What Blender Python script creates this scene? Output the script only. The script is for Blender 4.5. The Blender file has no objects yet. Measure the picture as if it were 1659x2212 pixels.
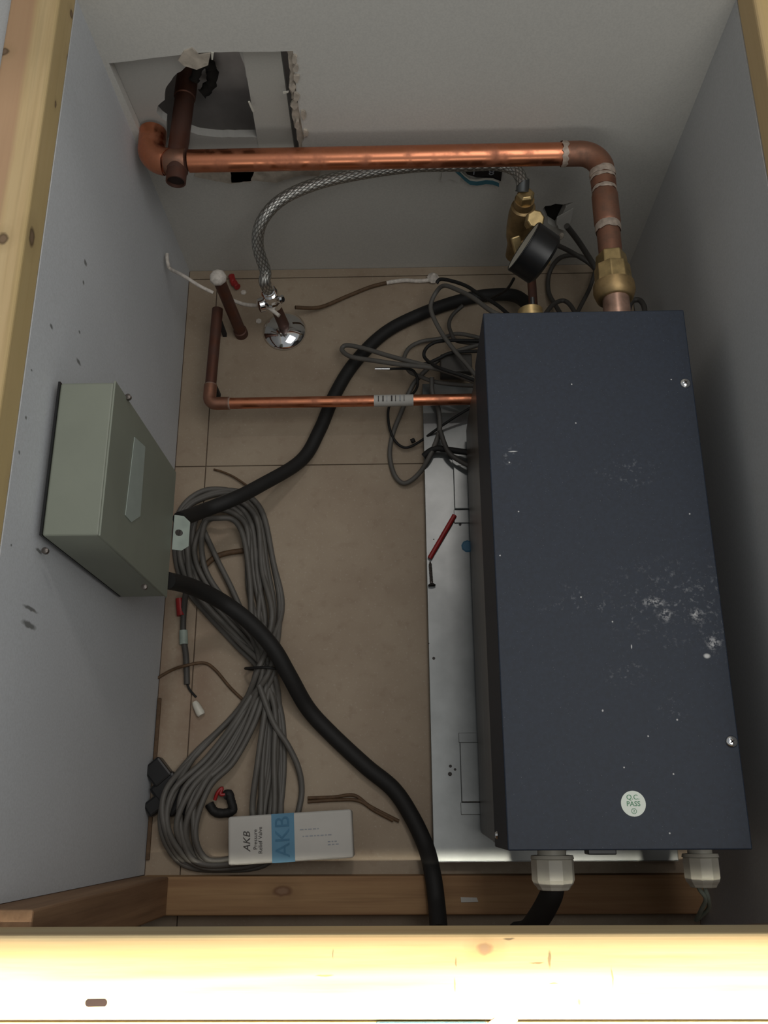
import bpy, bmesh, math, random
import numpy as np
from mathutils import Vector, Matrix
from mathutils.geometry import tessellate_polygon
random.seed(7)
SC = bpy.context.scene
COL = SC.collection

# ------------------------------------------------------------------ camera
H = 1.25; F = 1950.0; CX, CY = 829.5, 1106.0
_d = np.array([45, 664, F]); _d /= np.linalg.norm(_d)
_y = np.array([-30, -(F * F - 45 * 30) / 664, F]); _y /= np.linalg.norm(_y)
_x = np.cross(_y, -_d)
M = np.array([_x, _y, -_d])            # rows: world axes seen in camera space (right, down, forward)
cam = bpy.data.cameras.new('camera'); camo = bpy.data.objects.new('camera', cam); COL.objects.link(camo)
right, down, fwd = M[:, 0], M[:, 1], M[:, 2]
R = Matrix(((right[0], -down[0], -fwd[0]), (right[1], -down[1], -fwd[1]), (right[2], -down[2], -fwd[2])))
camo.matrix_world = Matrix.Translation((0, 0, H)) @ R.to_4x4()
cam.sensor_fit = 'VERTICAL'; cam.sensor_height = 24.0; cam.lens = 24.0 * F / 2212.0
cam.clip_start = 0.02; cam.clip_end = 50
SC.camera = camo

# ------------------------------------------------------------------ world, lights, exposure
SC.view_settings.view_transform = 'Standard'; SC.view_settings.look = 'None'
SC.view_settings.exposure = -0.12; SC.view_settings.gamma = 1.0
SC.view_settings.use_curve_mapping = False
w = bpy.data.worlds.new('world'); SC.world = w; w.use_nodes = True
w.node_tree.nodes['Background'].inputs[0].default_value = (0.93, 0.97, 1.0, 1)
w.node_tree.nodes['Background'].inputs[1].default_value = 0.30

def area(name, loc, target, sx, sy, energy, color=(1, 1, 1), spread=180):
    l = bpy.data.lights.new(name, 'AREA'); l.shape = 'RECTANGLE'; l.size = sx; l.size_y = sy
    l.energy = energy; l.color = color; l.spread = math.radians(spread)
    o = bpy.data.objects.new(name, l); COL.objects.link(o); o.location = loc
    o.rotation_euler = (Vector(target) - Vector(loc)).to_track_quat('-Z', 'Y').to_euler()
    return o
# added narrow-beam strip light, no known fixture: washes out the front framing timber
area('added_strip_light', (0.1, -0.180, 2.35), (0.1, -0.180, 0.5), 1.7, 0.012, 7.5, (1.0, 0.94, 0.78), 7.0)
# window low behind the photographer
area('window_light', (-0.1, -2.3, 1.25), (0.0, 0.8, 0.35), 1.6, 0.7, 9, (1.0, 0.98, 0.92))
# added broad fill light overhead, no known fixture: brightens the cavity
area('added_fill_light', (0.55, 0.05, 2.3), (0.0, 0.3, 0.2), 1.3, 1.1, 12.5, (1.0, 0.98, 0.94))
# small ceiling lamp beyond the back wall
area('ceiling_lamp', (0.16, 1.30, 2.4), (0.05, 0.4, 0.0), 0.22, 0.22, 6.0, (1.0, 0.93, 0.88))

# ------------------------------------------------------------------ helpers
def at(px, py, Z=None, X=None, Y=None):
    """point of the photograph (1659 x 2212) carried onto a plane of the real place"""
    r = M @ np.array([px - CX, py - CY, F])
    if Z is not None: t = (Z - H) / r[2]
    elif Y is not None: t = Y / r[1]
    else: t = X / r[0]
    return Vector((float(t * r[0]), float(t * r[1]), float(H + t * r[2])))
def P3(l): return [at(a, b, Z=c) for a, b, c in l]
def srgb(r, g, b):
    f = lambda c: (c / 12.92 if c <= 0.04045 else ((c + 0.055) / 1.055) ** 2.4)
    return (f(r / 255), f(g / 255), f(b / 255), 1)

class MB:
    def __init__(s): s.v = []; s.f = []; s.uv = {}
    def add(s, v, f, uv=None):
        n = len(s.v); s.v += [Vector(p) for p in v]
        for i, q in enumerate(f):
            s.f.append(tuple(n + k for k in q))
            if uv: s.uv[len(s.f) - 1] = uv[i]
        return s
    def box(s, a, b):
        (x0, y0, z0), (x1, y1, z1) = a, b
        v = [(x0, y0, z0), (x1, y0, z0), (x1, y1, z0), (x0, y1, z0), (x0, y0, z1), (x1, y0, z1), (x1, y1, z1), (x0, y1, z1)]
        return s.add(v, [(0, 3, 2, 1), (4, 5, 6, 7), (0, 1, 5, 4), (1, 2, 6, 5), (2, 3, 7, 6), (3, 0, 4, 7)])
    def hexa(s, v):      # 8 corners: bottom ring then top ring
        return s.add(v, [(0, 3, 2, 1), (4, 5, 6, 7), (0, 1, 5, 4), (1, 2, 6, 5), (2, 3, 7, 6), (3, 0, 4, 7)])
    def obox(s, c, u, v, wv, a, b, h):   # oriented box, half sizes a b h
        c = Vector(c); u = Vector(u).normalized(); v = Vector(v).normalized(); wv = Vector(wv).normalized()
        pts = [c + u * a * i + v * b * j + wv * h * k for k in (-1, 1) for i, j in ((-1, -1), (1, -1), (1, 1), (-1, 1))]
        return s.hexa(pts)
    def lathe(s, p0, ax, prof, n=24, phase=0.0, cap=True):
        p0 = Vector(p0); ax = Vector(ax).normalized()
        t = Vector((0, 0, 1)) if abs(ax.z) < 0.9 else Vector((1, 0, 0))
        u = ax.cross(t).normalized(); q = ax.cross(u)
        v = []; f = []
        for d, r in prof:
            for i in range(n):
                a = 2 * math.pi * i / n + phase
                v.append(p0 + ax * d + (u * math.cos(a) + q * math.sin(a)) * r)
        for k in range(len(prof) - 1):
            for i in range(n):
                j = (i + 1) % n
                f.append((k * n + i, k * n + j, (k + 1) * n + j, (k + 1) * n + i))
        if cap:
            f.append(tuple(reversed(range(n)))); m = (len(prof) - 1) * n
            f.append(tuple(m + i for i in range(n)))
        return s.add(v, f)
    def tube(s, pts, r, n=12, closed=False, cap=True, wob=0.0):
        pts = [Vector(p) for p in pts]; N = len(pts)
        rs = r if isinstance(r, (list, tuple)) else [r] * N
        def tan(i):
            a = pts[(i - 1) % N] if (closed or i > 0) else pts[i]
            b = pts[(i + 1) % N] if (closed or i < N - 1) else pts[i]
            d = (b - a)
            return d.normalized() if d.length > 1e-9 else Vector((1, 0, 0))
        t = tan(0); up = Vector((0, 0, 1)) if abs(t.z) < 0.9 else Vector((1, 0, 0))
        u = t.cross(up).normalized(); v = []; f = []; uv = []; L = 0; Ls = []
        for i in range(N):
            t2 = tan(i)
            u = (u - t2 * u.dot(t2)).normalized(); q = t2.cross(u)
            if i: L += (pts[i] - pts[i - 1]).length
            Ls.append(L)
            for k in range(n):
                a = 2 * math.pi * k / n
                rr = rs[i] * (1 + (random.uniform(-wob, wob) if wob else 0))
                v.append(pts[i] + (u * math.cos(a) + q * math.sin(a)) * rr)
        for i in range(N if closed else N - 1):
            j = (i + 1) % N
            for k in range(n):
                k2 = (k + 1) % n
                f.append((i * n + k, i * n + k2, j * n + k2, j * n + k))
                c = 2 * math.pi * max(rs[i], 1e-5)
                uv.append([(k / n, Ls[i] / c), ((k + 1) / n, Ls[i] / c), ((k + 1) / n, Ls[j] / c), (k / n, Ls[j] / c)])
        if cap and not closed:
            f.append(tuple(reversed(range(n)))); uv.append([(0, 0)] * n)
            m = (N - 1) * n; f.append(tuple(m + i for i in range(n))); uv.append([(0, 0)] * n)
        return s.add(v, f, uv)
    def plate(s, outer, holes, to3, depth):   # 2D polygon with holes, extruded; to3(u, v, d)
        loops = [[Vector((a, b, 0)) for a, b in outer]] + [[Vector((a, b, 0)) for a, b in h] for h in holes]
        if holes:
            bm = bmesh.new(); es = []
            for l in loops:
                vs = [bm.verts.new(p) for p in l]
                es += [bm.edges.new((vs[i], vs[(i + 1) % len(vs)])) for i in range(len(vs))]
            bm.verts.index_update()
            bmesh.ops.triangle_fill(bm, edges=es, use_beauty=True)
            tris = [tuple(v.index for v in q.verts) for q in bm.faces]; bm.free()
        else: tris = tessellate_polygon(loops)
        flat = [p for l in loops for p in l]; n = len(flat)
        v = [to3(p.x, p.y, 0) for p in flat] + [to3(p.x, p.y, depth) for p in flat]
        f = [tuple(t) for t in tris] + [tuple(n + k for k in reversed(t)) for t in tris]
        o = 0
        for l in loops:
            m = len(l)
            for i in range(m):
                j = (i + 1) % m; f.append((o + i, o + j, n + o + j, n + o + i))
            o += m
        return s.add(v, f)

def spline(pts, k=8, closed=False):
    pts = [Vector(p) for p in pts]; N = len(pts); out = []
    for i in range(N if closed else N - 1):
        if closed: p = [pts[(i + j - 1) % N] for j in range(4)]
        else: p = [pts[max(0, min(N - 1, i + j - 1))] for j in range(4)]
        for s in range(k):
            t = s / k
            out.append(0.5 * ((2 * p[1]) + (p[2] - p[0]) * t + (2 * p[0] - 5 * p[1] + 4 * p[2] - p[3]) * t * t + (3 * p[1] - p[0] - 3 * p[2] + p[3]) * t ** 3))
    if not closed: out.append(pts[-1])
    return out
def bend(a, c, b, r, k=10):      # circular corner at c between a and b
    a, c, b = Vector(a), Vector(c), Vector(b)
    u = (a - c).normalized(); v = (b - c).normalized(); ang = u.angle(v)
    L = r / math.tan(ang / 2); ctr = c + (u + v).normalized() * (r / math.sin(ang / 2))
    p0 = c + u * L - ctr; p1 = c + v * L - ctr; tot = p0.angle(p1)
    return [ctr + (p0 * math.sin((1 - t) * tot) + p1 * math.sin(t * tot)) / math.sin(tot) for t in [i / k for i in range(k + 1)]]

def obj(name, mb, mat, parent=None, smooth=None, bevel=None, base=None, label=None, seg=2):
    me = bpy.data.meshes.new(name)
    if base is None:
        if parent: base = Vector((0, 0, 0))
        else:
            xs = [p.x for p in mb.v]; ys = [p.y for p in mb.v]; zs = [p.z for p in mb.v]
            base = Vector(((min(xs) + max(xs)) / 2, (min(ys) + max(ys)) / 2, min(zs)))
    if parent:
        pw = parent['_w']; pw = Vector(pw)
        xs = [p.x for p in mb.v]; ys = [p.y for p in mb.v]; zs = [p.z for p in mb.v]
        base = Vector(((min(xs) + max(xs)) / 2, (min(ys) + max(ys)) / 2, min(zs)))
    me.from_pydata([p - base for p in mb.v], [], mb.f)
    if mb.uv:
        ul = me.uv_layers.new(name='UVMap')
        for p in me.polygons:
            if p.index in mb.uv:
                for li, c in zip(p.loop_indices, mb.uv[p.index]): ul.data[li].uv = c
    bm = bmesh.new(); bm.from_mesh(me); bmesh.ops.recalc_face_normals(bm, faces=bm.faces); bm.to_mesh(me); bm.free()
    if smooth:
        for p in me.polygons: p.use_smooth = True
        me.set_sharp_from_angle(angle=math.radians(smooth))
    me.materials.append(mat)
    o = bpy.data.objects.new(name, me); COL.objects.link(o)
    o['_w'] = tuple(base)
    if parent:
        o.parent = parent; o.location = base - Vector(parent['_w'])
    else: o.location = base
    if bevel:
        md = o.modifiers.new('bevel', 'BEVEL'); md.width = bevel; md.segments = seg; md.limit_method = 'ANGLE'; md.angle_limit = math.radians(40)
    if label: o['label'] = label
    return o
def thing(name, loc, label, cat, group=None):
    o = bpy.data.objects.new(name, None); COL.objects.link(o); o.location = loc; o['_w'] = tuple(loc)
    o.empty_display_size = 0.02
    o['label'] = label; o['category'] = cat
    if group: o['group'] = group
    return o
def tag(o, label, cat, group=None):
    o['label'] = label; o['category'] = cat
    if group: o['group'] = group
    return o
def struct(name, mb, mat, **k):
    o = obj(name, mb, mat, **k); o['kind'] = 'structure'; return o

# ------------------------------------------------------------------ materials
def newmat(name):
    m = bpy.data.materials.new(name); m.use_nodes = True
    return m, m.node_tree, m.node_tree.nodes['Principled BSDF']
def N(nt, t, **k):
    n = nt.nodes.new(t)
    for a, b in k.items(): setattr(n, a, b)
    return n
def mixc(nt, fac, a, b, mode='MIX'):
    n = N(nt, 'ShaderNodeMix', data_type='RGBA', blend_type=mode)
    for s, v in ((0, fac), (6, a), (7, b)):
        if isinstance(v, (tuple, list, float, int)): n.inputs[s].default_value = v
        else: nt.links.new(v, n.inputs[s])
    return n.outputs[2]
def math_(nt, op, a, b=None, c=None, clamp=False):
    n = N(nt, 'ShaderNodeMath', operation=op); n.use_clamp = clamp
    for i, v in enumerate((a, b, c)):
        if v is None: continue
        if isinstance(v, (float, int)): n.inputs[i].default_value = v
        else: nt.links.new(v, n.inputs[i])
    return n.outputs[0]
def pos(nt, scale=(1, 1, 1)):
    g = N(nt, 'ShaderNodeNewGeometry'); mp = N(nt, 'ShaderNodeMapping'); mp.inputs['Scale'].default_value = scale
    nt.links.new(g.outputs['Position'], mp.inputs['Vector']); return mp.outputs[0]
def noise(nt, vec, scale, detail=4, rough=0.55):
    n = N(nt, 'ShaderNodeTexNoise'); n.inputs['Scale'].default_value = scale; n.inputs['Detail'].default_value = detail
    n.inputs['Roughness'].default_value = rough; nt.links.new(vec, n.inputs['Vector']); return n.outputs[0]
def ramp(nt, v, lo, hi):
    n = N(nt, 'ShaderNodeMapRange'); n.inputs[1].default_value = lo; n.inputs[2].default_value = hi; nt.links.new(v, n.inputs[0]); n.clamp = True
    return n.outputs[0]
def spots(nt, pts, edge=0.35, warp=0.0):
    """mask: 1 inside any ellipsoid (centre, radii)"""
    g = N(nt, 'ShaderNodeNewGeometry').outputs['Position']
    if warp:
        nn = N(nt, 'ShaderNodeTexNoise'); nn.inputs['Scale'].default_value = 120; nt.links.new(g, nn.inputs['Vector'])
        s = N(nt, 'ShaderNodeVectorMath', operation='SUBTRACT'); nt.links.new(nn.outputs[1], s.inputs[0]); s.inputs[1].default_value = (.5, .5, .5)
        m = N(nt, 'ShaderNodeVectorMath', operation='SCALE'); nt.links.new(s.outputs[0], m.inputs[0]); m.inputs['Scale'].default_value = warp
        a = N(nt, 'ShaderNodeVectorMath', operation='ADD'); nt.links.new(g, a.inputs[0]); nt.links.new(m.outputs[0], a.inputs[1]); g = a.outputs[0]
    out = None
    for c, r in pts:
        s = N(nt, 'ShaderNodeVectorMath', operation='SUBTRACT'); nt.links.new(g, s.inputs[0]); s.inputs[1].default_value = tuple(c)
        dv = N(nt, 'ShaderNodeVectorMath', operation='DIVIDE'); nt.links.new(s.outputs[0], dv.inputs[0]); dv.inputs[1].default_value = r
        ln = N(nt, 'ShaderNodeVectorMath', operation='LENGTH'); nt.links.new(dv.outputs[0], ln.inputs[0])
        k = ramp(nt, ln.outputs['Value'], 1.0 + edge, 1.0 - edge)
        out = k if out is None else math_(nt, 'MAXIMUM', out, k)
    return out
def bump(nt, b, h, strength, dist=0.001):
    n = N(nt, 'ShaderNodeBump'); n.inputs['Strength'].default_value = strength; n.inputs['Distance'].default_value = dist
    nt.links.new(h, n.inputs['Height']); nt.links.new(n.outputs[0], b.inputs['Normal'])
def simple(name, c, rough=0.5, metal=0.0, var=0.12, scale=60, bmp=0.0, spec=0.5, stretch=(1, 1, 1)):
    m, nt, b = newmat(name); v = pos(nt, stretch); nz = noise(nt, v, scale)
    dark = tuple(x * (1 - var) for x in c[:3]) + (1,); lite = tuple(min(1, x * (1 + var)) for x in c[:3]) + (1,)
    nt.links.new(mixc(nt, ramp(nt, nz, .3, .7), dark, lite), b.inputs['Base Color'])
    b.inputs['Roughness'].default_value = rough; b.inputs['Metallic'].default_value = metal
    b.inputs['Specular IOR Level'].default_value = spec
    if bmp: bump(nt, b, nz, bmp)
    return m

def wallmat(name, c, marks=(), scuffs=()):
    m, nt, b = newmat(name); v = pos(nt)
    big = noise(nt, v, 4, 5); fine = noise(nt, v, 420, 2)
    a = mixc(nt, ramp(nt, big, .3, .7), tuple(x * .92 for x in c[:3]) + (1,), c)
    a = mixc(nt, math_(nt, 'MULTIPLY', ramp(nt, fine, .35, .7), .18), a, (0.30, 0.30, 0.29, 1))
    if marks: a = mixc(nt, math_(nt, 'MULTIPLY', spots(nt, marks, .3, .004), .8), a, (0.10, 0.10, 0.09, 1))
    if scuffs: a = mixc(nt, math_(nt, 'MULTIPLY', spots(nt, scuffs, .9, .03), .35), a, (0.16, 0.14, 0.12, 1))
    nt.links.new(a, b.inputs['Base Color']); b.inputs['Roughness'].default_value = .85; b.inputs['Specular IOR Level'].default_value = .2
    bump(nt, b, noise(nt, v, 160, 4), .25, .0006)
    return m
def woodmat(name, base, dark, axis, knots=(), bands=None, scale=1.0, knotc=(0.09, 0.055, 0.03, 1), pins=()):
    m, nt, b = newmat(name)
    st = [26, 26, 26]; st[axis] = 1.6
    v = pos(nt, tuple(st)); n1 = noise(nt, v, 1.3 * scale, 6, .6)
    st2 = [150, 150, 150]; st2[axis] = 4
    n2 = noise(nt, pos(nt, tuple(st2)), 1.5, 3)
    a = mixc(nt, ramp(nt, n1, .35, .68), base, dark)
    a = mixc(nt, math_(nt, 'MULTIPLY', ramp(nt, n2, .5, .8), .35), a, tuple(x * .55 for x in dark[:3]) + (1,))
    if bands:   # broad heartwood / sapwood bands and painted side-face shade, across another axis
        for lo, hi, c, ax in bands:
            g = N(nt, 'ShaderNodeNewGeometry'); sp = N(nt, 'ShaderNodeSeparateXYZ'); nt.links.new(g.outputs['Position'], sp.inputs[0])
            wob = noise(nt, pos(nt, (2, 2, 2)), 1.4, 3)
            q = math_(nt, 'ADD', sp.outputs[ax], math_(nt, 'MULTIPLY', math_(nt, 'SUBTRACT', wob, .5), .02))
            k = math_(nt, 'MULTIPLY', ramp(nt, q, lo - .003, lo + .003), ramp(nt, q, hi + .003, hi - .003))
            a = mixc(nt, math_(nt, 'MULTIPLY', k, .75), a, c)
    if knots:
        big = [(c, tuple(x * 1.9 for x in r)) for c, r in knots]
        a = mixc(nt, math_(nt, 'MULTIPLY', spots(nt, big, .6, .006), .35), a, tuple(x * .6 for x in dark[:3]) + (1,))
        a = mixc(nt, math_(nt, 'MULTIPLY', spots(nt, knots, .22, .004), .85), a, knotc)
        a = mixc(nt, math_(nt, 'MULTIPLY', spots(nt, [(c, tuple(x * .62 for x in r)) for c, r in knots], .3, .004), .4), a, (0.36, 0.24, 0.16, 1))
    if pins: a = mixc(nt, math_(nt, 'MULTIPLY', spots(nt, pins, .3, .003), .7), a, (0.12, 0.075, 0.045, 1))
    nt.links.new(a, b.inputs['Base Color']); b.inputs['Roughness'].default_value = .7; b.inputs['Specular IOR Level'].default_value = .25
    bump(nt, b, n2, .25, .0005)
    return m

BACKY = 0.842; LX = -0.338; LXT = -0.3446; RX0 = 0.371; RX1 = 0.3705; RIM = 0.535; LT = .55; RT = .53
lm = lambda px, py, r: (at(px, py, X=LX), r)
left_marks = [(c, (r[0], r[1] * .6, r[2] * .7)) for c, r in [lm(195, 568, (.02, .005, .006)), lm(191, 611, (.02, .004, .004)), lm(180, 782, (.02, .004, .009)), lm(124, 705, (.02, .0035, .005)),
              lm(182, 717, (.02, .003, .004)), lm(71, 902, (.02, .003, .003)), lm(57, 976, (.02, .003, .003)), lm(83, 800, (.02, .002, .003)),
              lm(97, 1190, (.02, .003, .010)), lm(76, 1350, (.02, .005, .022)), lm(79, 1315, (.02, .003, .022)), lm(40, 1178, (.02, .002, .002)), lm(9, 1343, (.02, .003, .003))]]
m_lwall = wallmat('drywall_left', srgb(206, 209, 212), left_marks)
m_bwall = wallmat('drywall_back', srgb(205, 203, 196), scuffs=[(at(300, 320, Y=BACKY), (.03, .05, .02))])
m_rwall = wallmat('drywall_right', srgb(200, 201, 201))
m_core = simple('gypsum_core', srgb(188, 176, 164), .95, var=.25, scale=90, bmp=.6)
m_back2 = wallmat('backing_board_grey', srgb(176, 174, 168))
m_cavity = simple('cavity_felt', srgb(200, 193, 188), .95, var=.2, scale=14)
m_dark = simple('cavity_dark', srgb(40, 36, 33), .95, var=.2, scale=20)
m_grey_strip = wallmat('grey_stud_face', srgb(186, 184, 176))
m_tile = None
def tilemat():
    m, nt, b = newmat('floor_tile_beige'); v = pos(nt)
    a = mixc(nt, ramp(nt, noise(nt, v, 7, 6), .3, .7), srgb(146, 129, 110), srgb(166, 151, 131))
    a = mixc(nt, math_(nt, 'MULTIPLY', ramp(nt, noise(nt, v, 60, 5), .55, .75), .35), a, srgb(128, 106, 88))
    a = mixc(nt, math_(nt, 'MULTIPLY', ramp(nt, noise(nt, v, 300, 2), .62, .7), .3), a, srgb(186, 176, 160))
    a = mixc(nt, math_(nt, 'MULTIPLY', spots(nt, [(at(430, 1500, Z=0), (.02, .09, .02)), (at(345, 1450, Z=0), (.012, .2, .02)), (at(395, 1420, Z=0), (.01, .05, .02))], .8, .03), .35), a, srgb(116, 80, 60))
    nt.links.new(a, b.inputs['Base Color']); b.inputs['Roughness'].default_value = .6; b.inputs['Specular IOR Level'].default_value = .3
    bump(nt, b, noise(nt, v, 200, 3), .2, .0004)
    return m
m_tile = tilemat()
m_grout = simple('floor_joint', srgb(112, 96, 82), .95)
def topk(px, py, rx, ry, Z=RIM): return (at(px, py, Z=Z), (rx, ry, .03))
kl = lambda px, py, rx, ry: (at(px, py, Z=LT), (rx, ry, .012))
ks = lambda px, py, ry, rz: (at(px, py, X=LXT), (.01, ry, rz))
m_lrim = woodmat('pine_left', srgb(216, 191, 146), srgb(200, 170, 122), 1,
                 knots=[ks(69, 512, .010, .006), kl(6, 515, .005, .006), ks(149, 134, .007, .006), ks(154, 30, .005, .004), ks(120, 225, .004, .002), ks(27, 1040, .011, .006), kl(8, 112, .005, .005)],
                 bands=[(-.46, at(75, 0, Z=LT).x, srgb(190, 150, 120), 0), (at(122, 0, Z=LT).x, -.30, srgb(190, 168, 118), 0)])  # second band paints the shade of the inner side face
m_rrim = woodmat('pine_right', srgb(226, 198, 146), srgb(208, 176, 120), 1, bands=[(.30, .3735, srgb(206, 178, 134), 0)])  # inner side face shade painted in as a darker band
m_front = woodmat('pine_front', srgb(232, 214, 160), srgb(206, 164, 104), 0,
                  knots=[topk(1048, 2050, .006, .0035)], knotc=(0.42, 0.24, 0.12, 1),
                  bands=[(-.0805, -.070, srgb(186, 170, 140), 1), (-.0885, -.0815, srgb(222, 182, 136), 1), (-.112, -.106, srgb(236, 222, 150), 1)],  # first band paints the shaded inner side greyer; the others are wood tone
                  pins=[topk(700, 2108, .006, .0006), topk(720, 2060, .0004, .003), topk(1187, 2072, .001, .005), topk(1160, 2080, .005, .0006), topk(1100, 2028, .004, .0008),
                        topk(983, 2129, .0006, .004), topk(1323, 2110, .0005, .006), topk(985, 2078, .0006, .003), topk(1251, 2165, .001, .002), topk(1196, 2124, .003, .0005)])
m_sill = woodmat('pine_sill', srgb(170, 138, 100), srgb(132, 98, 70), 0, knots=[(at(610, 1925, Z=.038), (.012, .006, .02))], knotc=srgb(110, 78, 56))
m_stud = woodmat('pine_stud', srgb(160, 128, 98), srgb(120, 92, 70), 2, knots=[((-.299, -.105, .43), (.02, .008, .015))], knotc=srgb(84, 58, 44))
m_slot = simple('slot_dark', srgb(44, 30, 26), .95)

def coppermat(name, c, rough, tarn, amt):
    m, nt, b = newmat(name); v = pos(nt)
    k = ramp(nt, noise(nt, v, 45, 6), .5 - amt, .85 - amt)
    nt.links.new(mixc(nt, k, c, tarn), b.inputs['Base Color'])
    b.inputs['Metallic'].default_value = 1
    r = N(nt, 'ShaderNodeMapRange'); nt.links.new(k, r.inputs[0]); r.inputs[3].default_value = rough; r.inputs[4].default_value = .62
    nt.links.new(r.outputs[0], b.inputs['Roughness'])
    mm = N(nt, 'ShaderNodeMapRange'); nt.links.new(k, mm.inputs[0]); mm.inputs[3].default_value = 1; mm.inputs[4].default_value = .55
    nt.links.new(mm.outputs[0], b.inputs['Metallic'])
    return m
m_cu = coppermat('copper_bright', (0.70, 0.27, 0.145, 1), .30, (0.32, 0.12, 0.07, 1), .05)
m_cu2 = coppermat('copper_dull', (0.42, 0.20, 0.13, 1), .42, (0.20, 0.11, 0.075, 1), .18)
m_cu3 = coppermat('copper_old_brown', (0.20, 0.085, 0.055, 1), .5, (0.12, 0.06, 0.045, 1), .25)
m_cubore = simple('pipe_bore', srgb(38, 24, 20), .8)
m_solder = simple('solder_flux', srgb(176, 160, 146), .55, metal=.3, var=.3, scale=150)
m_solder2 = simple('tinned_copper', srgb(172, 140, 124), .35, metal=.7, var=.3, scale=60)
m_brass = simple('brass', (0.50, 0.37, 0.18, 1), .40, metal=.9, var=.25, scale=80)
m_brass_d = simple('brass_dull', (0.36, 0.25, 0.12, 1), .5, metal=.8, var=.3, scale=60)
m_chrome = simple('chrome', (0.8, 0.8, 0.8, 1), .07, metal=1, var=.02)
m_steel = simple('galvanised_steel', (0.18, 0.188, 0.186, 1), .36, metal=.85, var=.14, scale=22, bmp=.05)
m_steel_side = simple('stainless_side', (0.115, 0.10, 0.09, 1), .34, metal=.5, var=.12, scale=30, stretch=(1, .15, 4))
def sidemat():
    m, nt, b = newmat('stainless_side')
    v = pos(nt, (30, 3, 60)); n1 = noise(nt, v, 3.0, 4)
    a = mixc(nt, ramp(nt, n1, .35, .7), (0.085, 0.07, 0.06, 1), (0.14, 0.12, 0.105, 1))
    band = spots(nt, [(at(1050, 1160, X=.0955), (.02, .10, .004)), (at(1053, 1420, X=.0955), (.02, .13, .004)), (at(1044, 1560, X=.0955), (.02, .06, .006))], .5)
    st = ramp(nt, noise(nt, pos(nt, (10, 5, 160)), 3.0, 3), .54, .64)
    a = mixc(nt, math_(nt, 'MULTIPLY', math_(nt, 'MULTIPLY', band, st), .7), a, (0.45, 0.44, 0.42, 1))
    nt.links.new(a, b.inputs['Base Color']); b.inputs['Roughness'].default_value = .34; b.inputs['Metallic'].default_value = .5
    return m
m_case = sidemat()
m_black = simple('black_rubber', srgb(29, 28, 27), .68, var=.1, scale=30, spec=.4)
m_blackp = simple('black_plastic', srgb(26, 26, 27), .35, var=.1, spec=.5)
m_grey = simple('grey_cable', srgb(92, 89, 84), .55, var=.12, scale=40)
m_greyd = simple('dark_grey_cable', srgb(70, 67, 63), .6, var=.12, scale=40)
m_white = simple('white_plastic', srgb(206, 203, 190), .45, var=.05)
m_paint = simple('white_paint_crust', srgb(206, 198, 188), .9, var=.2, scale=200, bmp=.8)
m_red = simple('red_plastic', srgb(150, 34, 34), .45, var=.15)
m_bluepl = simple('blue_plastic', srgb(60, 110, 140), .5)
m_rust = simple('rusty_wire', srgb(88, 66, 44), .7, var=.25, scale=150)
m_card = simple('white_card', srgb(190, 188, 182), .75, var=.05, scale=20)
m_band = simple('blue_band_ink', srgb(84, 132, 160), .6, var=.15, scale=15)
m_ink = simple('dark_ink', srgb(70, 66, 64), .8)
m_bandink = simple('pale_blue_ink', srgb(72, 118, 147), .8)
m_faint = simple('faint_ink', srgb(150, 154, 160), .8)
m_green_ink = simple('green_ink', srgb(96, 150, 116), .8)
m_sticker = simple('sticker_white', srgb(228, 236, 224), .5, var=.03)
m_teal = simple('teal_print', srgb(60, 110, 124), .6)
m_jb = simple('grey_green_enamel', srgb(130, 135, 122), .5, var=.06, scale=12)
m_jblite = simple('pale_label_patch', srgb(160, 170, 162), .55, var=.04)
m_tab = simple('pale_tab', srgb(150, 162, 152), .45)
m_plaster = simple('torn_plaster', srgb(178, 168, 154), .95, var=.25, scale=80, bmp=.9)
m_yellow = simple('yellow_board', srgb(232, 226, 170), .6, var=.05)
m_wrap = simple('blue_wrap', srgb(90, 140, 165), .5)
m_wrapw = simple('wrap_white', srgb(220, 226, 228), .5)
m_wood_x = simple('clip_pinkish', srgb(196, 160, 140), .6)

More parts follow.
